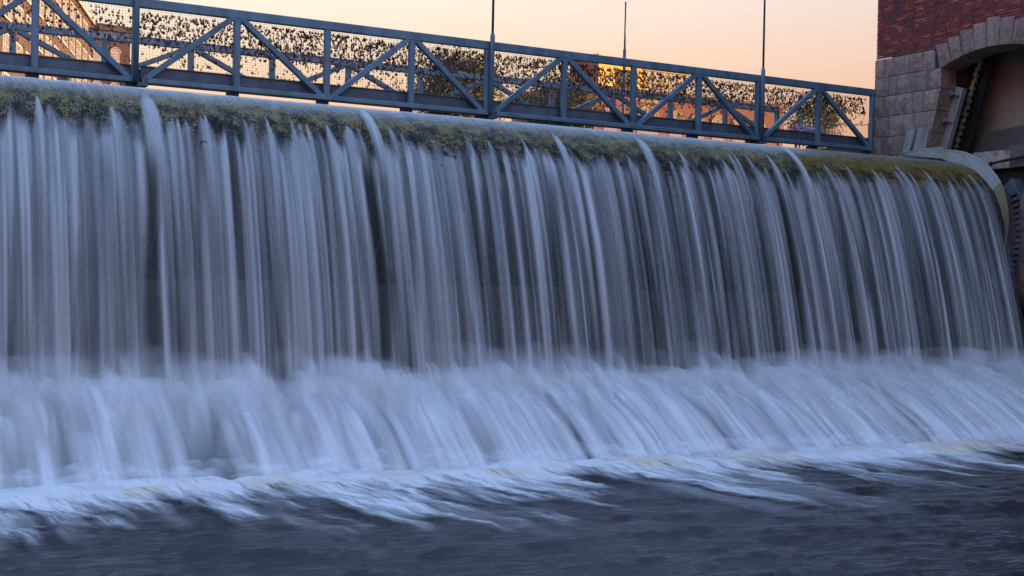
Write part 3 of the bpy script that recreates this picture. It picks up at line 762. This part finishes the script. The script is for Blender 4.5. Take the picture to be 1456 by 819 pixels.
def rough_block(poly, x_front, depth, seed):
    """rock-faced stone: polygon in (y, z), hammered front towards -x, sharp arrises"""
    r2 = np.random.RandomState(seed)
    poly = [Vector((p[0], p[1])) for p in poly]
    a, b_, c, d = poly                 # lower-left, lower-right, upper-right, upper-left in (y,z)
    NU, NV = 9, 6
    V = []; F = []
    for j in range(NV):
        for i in range(NU):
            u, v = i/(NU-1), j/(NV-1)
            p = (a*(1-u) + b_*u)*(1-v) + (d*(1-u) + c*u)*v
            e = min(u, 1-u)*NU/2.2; g = min(v, 1-v)*NV/2.2
            k = min(1, min(e, g))
            x = x_front - k*(0.022 + 0.06*(float(fbm(p.x*4.5, p.y*4.5, seed, 3)) - 0.35)) - 0.012*(r2.rand() - 0.5)*k
            V.append((x, p.x, p.y))
    for j in range(NV-1):
        for i in range(NU-1):
            q = j*NU + i; F.append((q, q+NU, q+NU+1, q+1))
    bnd = [i for i in range(NU)] + [j*NU + NU-1 for j in range(1, NV)] + [(NV-1)*NU + i for i in range(NU-2, -1, -1)] + [j*NU for j in range(NV-2, 0, -1)]
    base = len(V)
    for q in bnd: V.append((x_front + depth, V[q][1], V[q][2]))
    m_ = len(bnd)
    for i in range(m_): F.append((bnd[i], bnd[(i+1) % m_], base + (i+1) % m_, base + i))
    F.append(tuple(base + i for i in range(m_)))
    me = bpy.data.meshes.new("granite_block"); me.from_pydata([tuple(v) for v in V], [], F); me.update()
    bm = bmesh.new(); bm.from_mesh(me); bmesh.ops.recalc_face_normals(bm, faces=bm.faces); bm.to_mesh(me); bm.free()
    return me
G = 0.007
def gblock(y0, y1, z0, z1, seed, slant=False, name="granite_block"):
    ya, yb = (y0, y0)
    if slant: ya, yb = jamb(z0), jamb(z1)
    link(name, rough_block([(ya + G, z0 + G), (y1 - G, z0 + G), (y1 - G, z1 - G), (yb + G, z1 - G)], TX, 0.32 if not slant else 0.5, seed), GRANITE, tower)
sd = 100
for k, js in enumerate(((23.72, 22.48, 22.12), (23.57, 22.32), (23.74, 22.45), (23.56, 22.75), (23.78, 22.9), (23.5, 22.8))):
    z1, z0 = Zc[k], Zc[k+1]
    edges = [24.05] + list(js)
    for a, b_ in zip(edges[:-1], edges[1:]):
        gblock(b_, a, z0, z1, sd); sd += 1
    if k > 0:
        gblock(0, edges[-1], z0, z1, sd, True); sd += 1
# voussoirs of the arch: (top y left, top y right, bottom left, bottom right, top z)
vb = [21.96, 21.61, 21.30, 20.95, 20.61, 20.27, 19.93, 19.58, 19.27, 18.95]
vt = [22.12, 21.75, 21.40, 21.015, 20.64, 20.25, 19.86, 19.48, 19.12, 18.76]
vz = [8.60, 8.70, 8.81, 8.90, 8.98, 8.91, 8.82, 8.70, 8.60]
for i in range(9):
    zl, zr_ = arch_z(vb[i]), arch_z(vb[i+1])
    link("voussoir", rough_block([(vb[i+1] + G, zr_), (vb[i] - G, zl), (vt[i] - G, vz[i]), (vt[i+1] + G, vz[i])], TX - 0.012, 0.7, 300 + i), GRANITE, tower)
for k in range(5): gblock(17.0, 18.74, Zc[k+1], Zc[k], 400 + k)
# brick facing, Flemish bond, joined
mb = MB(); r_ = random.Random(5); z = 8.51; row = 0
PALS = [(0.15, 0.03, 0.026), (0.2, 0.038, 0.028), (0.11, 0.028, 0.03), (0.23, 0.045, 0.03), (0.31, 0.08, 0.045), (0.08, 0.026, 0.032), (0.17, 0.034, 0.026)]
def vtop(y):
    for i in range(9):
        if vt[i+1] <= y <= vt[i]: return vz[i]
    return 8.5
while z < 11.04:
    y = 24.03; k = row % 2; first = r_.uniform(0.1, 0.235)
    while y > 16.4:
        w = first or (0.235 if k % 2 == 0 else 0.112); first = 0
        ya = y - w; ym = (y + ya)/2
        x0 = TX + 0.028 + r_.uniform(-0.006, 0.006); cc = PALS[r_.choice((0, 0, 0, 0, 1, 1, 2, 2, 2, 3, 4, 5, 6, 6))]
        cuts = [y] + [v for v in vt if ya + 0.011 < v < y] + [ya + 0.011]     # bricks are cut to the arch stones
        for c1, c0 in zip(cuts[:-1], cuts[1:]):
            zl = max(z + 0.009, vtop((c0 + c1)/2) + 0.006)
            if zl < z + 0.05 and c1 - c0 > 0.015: mb.box(x0, TX + 0.06, c0, c1, zl, z + 0.061, cc)
        y = ya; k += 1
    z += 0.062; row += 1
o = mb.build("brick_facing", BRICKS, tower); o["kind"] = "stuff"
# lower pier, dark and wet
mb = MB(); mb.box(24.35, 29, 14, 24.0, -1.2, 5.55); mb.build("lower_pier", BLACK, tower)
# chamber behind the arch
mb = MB(); mb.prism([(21.95, 8.6), (22.55, 6.4), (22.55, 5.56), (18.9, 5.56), (18.9, 8.6)], 25.3, 25.45); mb.build("chamber_back_wall", CONC, tower)
mb = MB(); mb.prism([(22.6, 5.56), (22.55, 6.52), (18.92, 6.82), (18.92, 5.56)], 25.06, 25.29); mb.build("chamber_plinth", CONC_D, tower)
mb = MB(); mb.box(24.4, 26.4, 18.9, 22.9, 8.63, 8.7); mb.box(26.3, 26.4, 21.5, 23.9, 5.5, 8.62); mb.box(24.55, 26.3, 22.75, 22.9, 5.5, 8.62); mb.box(24.4, 26.4, 18.9, 23.0, 5.556, 5.6); mb.build("chamber_lining", BLACK, tower)  # shade of the deep cavity put into the near-black colour

# ------------------------------------------------------------------ gate gear in the arch
def slant_quad(q, x0, x1, matl, name, parent):
    mb = MB(); mb.prism(q, x0, x1); return mb.build(name, matl, parent)
guide = empty("gate_guide", (24.2, 22.1, 6.2), "inclined grey steel gate guide with three brackets inside the arch", "gate guide")
slant_quad([(21.85, 7.63), (21.60, 7.55), (22.08, 6.10), (22.37, 6.15)], 24.2, 24.26, GATEGREY, "guide_plate", guide)
slant_quad([(21.60, 7.55), (21.57, 7.545), (22.05, 6.10), (22.08, 6.10)], 24.12, 24.26, GATEGREY, "guide_flange", guide)
slant_quad([(22.03, 8.0), (21.86, 7.98), (22.30, 6.3), (22.46, 6.34)], 24.14, 24.19, RAILSTEEL, "guide_rail", guide)
for t in (0.06, 0.48, 0.9):
    yc, zc = 21.87 + (22.38 - 21.87)*t, 7.6 + (6.15 - 7.6)*t
    mb = MB(); mb.prism([(yc + 0.14, zc + 0.03), (yc - 0.06, zc - 0.01), (yc - 0.05, zc - 0.11), (yc + 0.15, zc - 0.07)], 24.06, 24.13)
    mb.prism([(yc - 0.0, zc - 0.02), (yc - 0.24, zc - 0.1), (yc - 0.24, zc - 0.125), (yc, zc - 0.05)], 24.08, 24.2)
    mb.build("bracket", GATEGREY, guide)
    for dy in (0.08, -0.01):
        mb = MB(); mb.tube([(24.03, yc + dy, zc - 0.045), (24.06, yc + dy, zc - 0.045)], 0.02, 6); mb.build("bolt", RIVET, guide)
seal = empty("seal_plate", (23.7, 22.8, 6.1), "pale grey upright seal plate at the left end of the curved shield", "plate")
slant_quad([(22.95, 6.10), (22.82, 6.64), (22.54, 6.66), (22.72, 6.13)], 23.63, 23.68, GATEGREY, "plate", seal)
slant_quad([(22.90, 6.10), (22.70, 6.13), (22.62, 6.38)], 23.60, 23.627, GATETEAL, "corner_patch", seal)
hood = empty("gate_hood", (23.75, 22.5, 6.1), "teal stained steel hood standing beside the pale seal plate", "hood")
mb = MB()
qs = [(22.69, 22.53, 0.0), (22.60, 22.42, -0.03), (22.50, 22.34, -0.02), (22.42, 22.27, 0.06)]
for a, b_ in zip(qs[:-1], qs[1:]):
    mb.add([(23.68 + a[2], a[0], 6.1), (23.68 + b_[2], b_[0], 6.1), (23.68 + b_[2], b_[1], 6.68), (23.68 + a[2], a[1], 6.66),
            (23.78 + a[2], a[0], 6.1), (23.78 + b_[2], b_[0], 6.1), (23.78 + b_[2], b_[1], 6.68), (23.78 + a[2], a[1], 6.66)],
           [(0,1,2,3),(7,6,5,4),(3,2,6,7),(0,4,5,1),(0,3,7,4),(1,5,6,2)])
mb.build("hood_shell", GATETEAL, hood, False)
slant_quad([(22.40, 6.1), (22.25, 6.67), (22.2, 6.66), (22.3, 6.1)], 23.72, 23.84, GATEGREY, "side_rib", hood)
# lifting chain on its dark track
chain = empty("lifting_chain", (24.6, 21.9, 6.2), "heavy pinned lifting chain hanging at a slant in the arch", "chain")
slant_quad([(21.62, 8.4), (21.20, 8.4), (21.98, 6.0), (22.42, 6.0)], 24.74, 24.82, BLACK, "track", chain)
A = Vector((24.6, 21.51, 8.2)); B = Vector((24.6, 22.22, 6.12)); npin = 15
for i in range(npin):
    p = A.lerp(B, i/(npin-1))
    mb = MB(); mb.tube([p + Vector((-0.06, 0, 0)), p + Vector((0.06, 0, 0))], 0.042 if i % 2 else 0.05, 8)
    mb.tube([p + Vector((-0.085, 0, 0)), p + Vector((-0.06, 0, 0))], 0.024, 6); mb.build("pin", CHAIN, chain)
    if i < npin-1:
        q = A.lerp(B, (i+1)/(npin-1)); xo = -0.035 if i % 2 else 0.0
        mb = MB(); mb.beam(p + Vector((xo, 0, 0)), q + Vector((xo, 0, 0)), 0.085, 0.022, 0.004, up=(1, 0, 0)); mb.build("link", CHAIN, chain)
# drum end: curved riveted shield, drum head with teeth behind it
shield = empty("end_shield", (23.62, 21.6, 4.2), "curved pale green riveted steel shield at the end of the drum", "shield")
def sp(a, r_): return (CY - r_*math.sin(a), CZ + r_*math.cos(a))
outer = [(23.03, 6.12), (22.29, 6.165), (21.75, 6.165)]; inner = [(22.95, 6.02), (22.1, 5.945), (21.75, 5.90)]
aa = [R(a) for a in range(0, 96, 5)]
for a in aa:
    outer.append(sp(a, 1.95 - 0.17*max(0, (a - R(55))/R(40))))
    inner.append(sp(a, 1.70 - 0.15*math.sin(min(1, a/R(85))*math.pi)))
outer += [(19.83, 3.95), (19.85, 3.79)]; inner += [(19.92, 3.95), (19.90, 3.79)]
mb = MB(); n = len(outer)
cut = 14
def band(i0, i1):
    mb = MB()
    for i in range(i0, i1):
        x0, x1 = 23.60, 23.635
        o0, o1, n0, n1 = outer[i], outer[i+1], inner[i], inner[i+1]
        # the band is dished: its inner edge lies deeper than the rim
        mb.add([(x0, *o0), (x0, *o1), (x0+0.06, *n1), (x0+0.06, *n0), (x1, *o0), (x1, *o1), (x1+0.06, *n1), (x1+0.06, *n0)],
               [(0,1,2,3), (7,6,5,4), (0,4,5,1), (3,2,6,7)] + ([(0,3,7,4)] if i == i0 else []) + ([(1,5,6,2)] if i == i1-1 else []))
    return mb
band(0, cut).build("shield_band", SHIELD, shield)
o = band(cut, n-1).build("shield_band", SHIELD_RUST, shield); o["label"] = "rust streaked lower part of the shield"
rp = MB(); rp.tube([(23.588, 0, 0), (23.602, 0, 0)], [0.010, 0.014], 6); rme = rp.mesh("rivet"); rme.materials.append(RIVET)
acc = 0.0; step = 0.075; pts = []
for i in range(n-3):
    p0 = Vector(outer[i]).lerp(Vector(inner[i]), 0.14); p1 = Vector(outer[i+1]).lerp(Vector(inner[i+1]), 0.14)
    L_ = (p1-p0).length; t = step - acc if acc else 0
    while t < L_:
        pts.append(p0.lerp(p1, t/L_)); t += step
    acc = L_ - (t - step)
for p in pts[1:]:
    o = bpy.data.objects.new("rivet", rme); COL.objects.link(o); o.parent = shield
    o.location = Vector((0.008, p.x, p.y)) - Vector((0, 21.6, 4.2)) + Vector((-23.62, 0, 0))
head = empty("drum_head", (24.0, 21.6, 4.2), "blue grey toothed drum head showing behind the curved shield", "drum head")
mb = MB()
ang = np.radians(np.linspace(52, 135, 40))
for a, b_ in zip(ang[:-1], ang[1:]):
    mb.prism([sp(a, 1.45), sp(a, 1.99), sp(b_, 1.99), sp(b_, 1.45)], 23.98, 24.3)
mb.build("rim", mat("blue_grey_head", (0.13, 0.165, 0.19), 0.5, 0.2, 0.4, 4), head)
for a in range(62, 120, 4):
    mb = MB(); mb.prism([sp(R(a), 1.8), sp(R(a), 1.97), sp(R(a+2), 1.97), sp(R(a+2), 1.8)], 23.86, 23.975); mb.build("tooth", STEEL_DARK, head)
# ledge, rod and boulder at the right edge
ledge = MB(); ledge.box(24.2, 25.05, 20.2, 21.3, 5.62, 6.03); o = ledge.build("concrete_ledge", RUSTLEDGE); tag(o, "rust stained concrete ledge below the arch chamber", "ledge")
blk_ = MB(); blk_.box(24.1, 25.0, 19.0, 20.19, 5.62, 6.1); o = blk_.build("concrete_block", CONC_D); tag(o, "dark concrete block at the right edge beside the stained ledge", "block")
mb = MB(); mb.tube([(24.0, 20.62, 5.72), (24.0, 20.1, 5.78), (24.02, 19.2, 5.87)], [0.03, 0.035, 0.035], 8); mb.tube([(24.0, 20.64, 5.68), (24.0, 20.6, 5.76)], 0.045, 8)
o = mb.build("iron_rod", BLACK, None, True); tag(o, "dark iron rod crossing in front of the ledge", "rod")
bm = bmesh.new(); bmesh.ops.create_icosphere(bm, subdivisions=4, radius=1)
for v in bm.verts:
    c = v.co.copy(); k = 1 + 0.35*(float(fbm(c.x*1.5 + 9, c.y*1.5 + c.z*1.7, 71, 3)) - 0.5) + 0.1*(float(fbm(c.x*5 + 3, c.y*5 + c.z*6, 72, 3)) - 0.5)
    c = Vector([math.copysign(abs(q)**0.6, q) for q in c])                # blocky
    v.co = Vector((c.x*0.3*k + 24.16, c.y*0.75*k + 19.12, c.z*1.5*k + 3.5 + 0.25*c.y))
me = bpy.data.meshes.new("boulder"); bm.to_mesh(me); bm.free()
tag(link("boulder", me, ROCK, None, True), "brown rock buttress at the right edge below the drum head", "rock")

# ------------------------------------------------------------------ buildings beyond
def frame_of(p0, d):
    d = Vector((d[0], d[1], 0)).normalized(); n_ = Vector((d.y, -d.x, 0))    # n_ points to the right of d
    return lambda s, z, o=0.0: Vector((p0[0], p0[1], 0)) + d*s + n_*o + Vector((0, 0, z))
def obox(mb, F, s0, s1, z0, z1, o0, o1):
    vs = [F(s0,z0,o0),F(s1,z0,o0),F(s1,z0,o1),F(s0,z0,o1),F(s0,z1,o0),F(s1,z1,o0),F(s1,z1,o1),F(s0,z1,o1)]
    mb.add(vs, [(0,3,2,1),(4,5,6,7),(0,1,5,4),(1,2,6,5),(2,3,7,6),(3,0,4,7)])
def window(F, s0, s1, z0, z1, parent, arched=False, nm=3, nt=2, fr=0.1):
    """window set back in its wall: surround, panes and bars"""
    w = MB()
    if arched:
        k = 8; sm = (s0+s1)/2; r0 = (s1-s0)/2
        for i in range(k):
            a0, a1 = math.pi*i/k, math.pi*(i+1)/k
            pa = [(sm + r*math.cos(a), z1 + r*math.sin(a)) for r, a in ((r0, a0), (r0, a1), (r0+0.16, a1), (r0+0.16, a0))]
            w.add([F(p[0], p[1], 0.12) for p in pa] + [F(p[0], p[1], 0.02) for p in pa], [(0,1,2,3),(7,6,5,4),(0,4,5,1),(1,5,6,2),(2,6,7,3),(3,7,4,0)])
        wo = w.build("window", YELLOW if parent.name.startswith("brick_brew") else STONETRIM, parent)
        w = MB(); obox(w, F, s0-0.1, s1+0.1, z0-0.2, z0, 0.02, 0.14); w.build("sill", STONETRIM, wo)
    else:
        obox(w, F, s0-fr, s0, z0-fr, z1+fr, 0.02, 0.08); obox(w, F, s1, s1+fr, z0-fr, z1+fr, 0.02, 0.08); obox(w, F, s0, s1, z1, z1+fr, 0.02, 0.08); obox(w, F, s0, s1, z0-fr, z0, 0.02, 0.16)
        wo = w.build("window", FRAMEW, parent)
    g = MB(); obox(g, F, s0, s1, z0, z1, 0.004, 0.03)
    if arched:
        for i in range(6):
            a0, a1 = math.pi*i/6, math.pi*(i+1)/6
            sa, sb = sm + r0*math.cos(a0), sm + r0*math.cos(a1)
            obox(g, F, sb, sa, z1+0.001, z1 + r0*min(math.sin(a0), math.sin(a1))*0.6 + r0*max(math.sin(a0), math.sin(a1))*0.4, 0.004, 0.03)
    g.build("pane", GLASS, wo)
    b_ = MB()
    for i in range(1, nm): x = s0 + (s1-s0)*i/nm; obox(b_, F, x-0.035, x+0.035, z0, z1, 0.031, 0.07)
    for i in range(1, nt+1 if arched else nt): z = z0 + (z1-z0)*i/nt; obox(b_, F, s0, s1, z-0.035, z+0.035, 0.032, 0.06)
    b_.build("glazing_bar", FRAMEW, wo)

# long factory on the left
D19 = (math.sin(R(19)), math.cos(R(19)))
P1 = (35.75, 174.2)
FF = frame_of(P1, D19)
fac = empty("brick_factory", (P1[0], P1[1], 6.6), "tall brick factory with rows of bright windows at the far left", "building")
mb = MB(); obox(mb, FF, -110, 0, 6.6, 35.0, -18, 0); mb.build("wall", FACTORY, fac)
mb = MB(); obox(mb, FF, -110.3, 0.3, 35.001, 35.5, -18.3, 0.35); mb.build("cornice", STONETRIM, fac)
mb = MB(); mb.add([FF(-110,35.51,0.2),FF(0,35.51,0.2),FF(0,35.51,-18),FF(-110,35.51,-18),FF(-106,39,-9),FF(-4,39,-9)], [(0,1,5,4),(1,2,5),(2,3,4,5),(3,0,4),(3,2,1,0)]); mb.build("roof", ROOF, fac)
for rw in range(5):
    z0 = 18.2 + rw*3.45
    s = -73.0
    while s < -2:
        window(FF, s, s + 3.5, z0, z0 + 2.0, fac, False, 4, 2, 0.14); s += 5.4
ann = empty("brick_annex", (38, 180, 6.6), "lower dark brick annex at the far end of the factory", "building")
FA = frame_of((36.5, 178), (1, 0.12))
mb = MB(); obox(mb, FA, -1, 5.2, 6.6, 35.2, -12, 0); mb.build("wall", FACTORY, ann)
mb = MB(); obox(mb, FA, -1.3, 5.5, 35.21, 36.0, -12.3, 0.4); mb.build("cornice", ROOF, ann)
for rw in range(3):
    for s in (0.2, 2.6): window(FA, s, s + 1.2, 21 + rw*4.6, 23.2 + rw*4.6, ann, True, 2, 2)

# brewery beyond the right half of the bridge
brew = empty("brick_brewery", (96, 134, 6.6), "low red brick brewery with arched windows behind the right half of the bridge", "building")
FB = frame_of((80.8, 130), (1, 0))
mb = MB(); obox(mb, FB, 0, 32, 6.6, 25.9, -14, 0); mb.build("wall", BREWERY, brew)
mb = MB(); obox(mb, FB, -0.3, 32.3, 25.91, 26.3, -14.3, 0.35); mb.build("cornice", BREWERY, brew)
mb = MB(); obox(mb, FB, 0.1, 31.9, 26.31, 26.5, -13.8, 0.1); mb.build("roof", ROOF, brew)
for i, s in enumerate((1.5, 4.6, 9.4, 14.1, 17.4, 20.6, 23.8, 27.0)):
    wd = 3.0 if i == 2 else 1.9
    window(FB, s, s + wd, 20.6, 23.0 if i == 2 else 23.2, brew, True, 4 if i == 2 else 3, 2)
    if i == 2:
        mb = MB(); obox(mb, FB, s - 0.3, s + wd + 0.3, 24.95, 25.6, 0.02, 0.15); mb.build("stone_panel", STONETRIM, brew)
bt = empty("brewery_tower", (88, 140, 6.6), "square tower above the brewery, one brick face and one coloured sunlit yellow", "tower")
cL = (math.sin(R(160)), math.cos(R(160)))          # left face runs towards the viewer, right face away to the right
FT = frame_of((84.9, 137), cL)
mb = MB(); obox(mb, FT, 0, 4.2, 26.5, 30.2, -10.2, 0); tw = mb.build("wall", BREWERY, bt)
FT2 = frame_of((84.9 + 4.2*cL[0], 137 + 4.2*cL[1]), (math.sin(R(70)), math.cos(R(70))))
mb = MB(); obox(mb, FT2, 0.02, 10.2, 26.5, 30.2, 0.02, 0.2); mb.build("sun_coloured_wall", YELLOW, bt)  # low sun's yellow put into the colour of this face
mb = MB(); obox(mb, FT, -0.3, 4.6, 30.21, 30.7, -10.5, 0.3); mb.build("cornice", YELLOW, bt)  # same painted-in sun yellow on every side
window(FT2, 3.4, 5.2, 26.9, 28.6, bt, False, 2, 2)
gal = empty("roof_gallery", (96, 134, 26.5), "open roof frame coloured sunlit yellow beside the brewery tower", "frame")
for i in range(6):
    mb = MB(); mb.box(93.2 + i*1.25, 93.45 + i*1.25, 133.0, 133.3, 26.5, 29.4); mb.build("frame_post", YELLOW, gal)  # glow of the sun painted onto the frame as yellow
mb = MB(); mb.box(93.0, 99.9, 132.9, 133.35, 29.41, 29.75); mb.build("frame_beam", YELLOW, gal)
mb = MB(); mb.box(93.0, 99.9, 133.05, 133.25, 27.9, 28.1); mb.build("frame_rail", YELLOW, gal)

# ------------------------------------------------------------------ trees
def tree(name, label, base, h, crown_c, crown_r, nleaf, lmat, seed, leaf=0.3, group=None):
    r_ = random.Random(seed)
    e = empty(name, base, label, "tree", group)
    b = Vector(base); top = Vector((crown_c[0], crown_c[1], crown_c[2] + crown_r[2]*0.6))
    tr = MB(); pts = []
    for k in range(8):
        q = k/7; p = b.lerp(top, q); p += Vector((r_.uniform(-.12, .12), r_.uniform(-.12, .12), 0))*q*crown_r[0]*0.4; pts.append(p)
    r0 = h*0.022
    tr.tube(pts, [r0*(1 - 0.85*k/7) for k in range(8)], 8)
    ends = []
    for i in range(26):
        q = r_.uniform(0.35, 0.95); p0 = pts[int(q*7)]
        a = r_.uniform(0, 2*math.pi); u = r_.uniform(-0.8, 0.9); rad = math.sqrt(max(0, 1 - u*u))*r_.uniform(0.5, 0.95)
        p2 = Vector((crown_c[0] + crown_r[0]*rad*math.cos(a), crown_c[1] + crown_r[1]*rad*math.sin(a), crown_c[2] + crown_r[2]*u))
        p1 = p0.lerp(p2, 0.5) + Vector((0, 0, 0.06*h))
        tr.tube([p0, p1, p2], [r0*0.4, r0*0.2, r0*0.06], 5); ends.append(p2); ends.append(p1.lerp(p2, 0.4))
    tr.build("trunk", BARK, e, True)
    for i in range(26): # outer clumps
        a = r_.uniform(0, 2*math.pi); u = r_.uniform(-1, 1); rad = math.sqrt(1-u*u)
        f = r_.uniform(0.55, 1.02)
        ends.append(Vector((crown_c[0] + crown_r[0]*rad*math.cos(a)*f, crown_c[1] + crown_r[1]*rad*math.sin(a)*f, crown_c[2] + crown_r[2]*u*f)))
    cr = MB(); per = nleaf//len(ends)
    for c in ends:
        cs = r_.uniform(0.12, 0.3)*crown_r[0]
        for _ in range(per):
            p = c + Vector((r_.gauss(0, 1), r_.gauss(0, 1), r_.gauss(0, 0.7)))*cs
            n1 = Vector((r_.gauss(0, 1), r_.gauss(0, 1), r_.gauss(0, 1))).normalized(); n2 = n1.orthogonal().normalized(); n3 = n1.cross(n2)
            l_ = leaf*r_.uniform(0.6, 1.2); w_ = l_*0.55
            cr.add([p - n2*l_, p + n3*w_*0.6, p + n2*l_, p - n3*w_*0.6], [(0, 1, 2, 3)])
    me = bpy.data.meshes.new("crown"); me.from_pydata(cr.v, [], cr.f); me.update()
    link("crown", me, lmat, e)
    return e
tree("broadleaf_tree", "broad olive green tree behind the middle of the bridge, its top above the rail", (40.5, 80, 6.6), 13, (40.6, 80, 15.35), (3.0, 2.6, 2.7), 15000, LEAF_A, 1, 0.17, "trees upstream of the bridge")
tree("broadleaf_tree", "sparser tree just left of the brewery behind the bridge mesh", (53, 86, 6.6), 12.5, (52.6, 86, 16.2), (3.1, 2.6, 2.4), 11000, LEAF_B, 2, 0.17, "trees upstream of the bridge")
tree("broadleaf_tree", "small round green tree near the right end of the bridge", (45.6, 50, 6.6), 6.4, (45.4, 50, 11.2), (1.25, 1.25, 1.5), 5200, LEAF_C, 3, 0.085, "trees upstream of the bridge")
tree("broadleaf_tree", "low shrubby tree between the factory annex and the middle of the bridge", (14.3, 62, 6.6), 6, (14.3, 62, 12.0), (0.5, 0.5, 0.45), 700, LEAF_A, 4, 0.08, "trees upstream of the bridge")

# ------------------------------------------------------------------ small things at the right bridge end
fl = empty("flower_box", (26.5, 29.5, 7.2), "window box of pale purple flowers on the rail at the bridge end", "flower box")
mb = MB(); mb.box(25.95, 27.1, 29.4, 29.62, 7.18, 7.38); mb.build("box", mat("brown_box", (0.1, 0.06, 0.04), 0.8), fl)
mb = MB(); mb.beam((26.1, 29.5, 6.5), (26.1, 29.5, 7.18), 0.06, 0.06); mb.beam((26.95, 29.5, 6.5), (26.95, 29.5, 7.18), 0.06, 0.06); mb.build("stand", STEEL_DARK, fl)
r_ = random.Random(12); pet = MB(); lv = MB(); pk = MB()
for i in range(900):
    p = Vector((r_.uniform(25.93, 27.15), r_.gauss(29.5, 0.09), 7.4 + abs(r_.gauss(0.06, 0.08))))
    n1 = Vector((r_.gauss(0, 1), r_.gauss(-.6, 1), r_.gauss(.4, 1))).normalized(); n2 = n1.orthogonal().normalized(); n3 = n1.cross(n2); s = r_.uniform(0.018, 0.034)
    (lv if i % 4 == 0 else pk if p.x < 26.05 else pet).add([p - n2*s, p + n3*s, p + n2*s, p - n3*s], [(0, 1, 2, 3)])
for nm, m_, b_ in (("blossom", mat("lilac_petals", (0.6, 0.38, 0.62), 0.7), pet), ("pink_blossom", mat("pink_petals", (0.6, 0.12, 0.3), 0.7), pk), ("foliage", LEAF_C, lv)):
    me = bpy.data.meshes.new(nm); me.from_pydata(b_.v, [], b_.f); me.update(); link(nm, me, m_, fl)
fence = empty("iron_fence", (34.5, 36, 6.6), "spiked iron bank fence at the right bridge end", "fence")
for i in range(26):
    x = 33.0 + i*0.16; mb = MB(); mb.box(x - 0.014, x + 0.014, 35.986, 36.014, 6.6, 8.45 + (0.12 if i % 6 == 0 else 0)); mb.build("picket", BLACK, fence)
for z in (7.0, 8.3):
    mb = MB(); mb.box(32.9, 37.2, 36.015, 36.04, z - 0.02, z + 0.02); mb.build("rail", BLACK, fence)
mb = MB(); mb.tube([(24.3 + 3.4*k/12, 28.2, 7.52 - 0.07*math.sin(math.pi*k/12) + 0.09*k/12) for k in range(13)], 0.012, 5)
mb.tube([(24.3, 28.2, 6.5), (24.3, 28.2, 7.56)], 0.03, 6); mb.tube([(27.7, 28.2, 6.5), (27.7, 28.2, 7.66)], 0.03, 6)
tag(mb.build("guard_cable", BLACK), "thin dark guard cable sagging between posts past the bridge end", "cable")
lp = empty("lamp_post", (35.6, 40, 6.6), "thin lamp post in front of the small round tree", "lamp post")
mb = MB(); mb.tube([(35.6, 40, 6.5), (35.6, 40, 10.2)], [0.06, 0.045], 8); mb.build("shaft", POLE, lp, True)
mb = MB(); mb.tube([(35.6, 40, 10.2), (35.6, 40, 10.25), (35.6, 40, 10.45), (35.6, 40, 10.5)], [0.05, 0.12, 0.12, 0.03], 8); mb.build("lantern", POLE, lp, True)
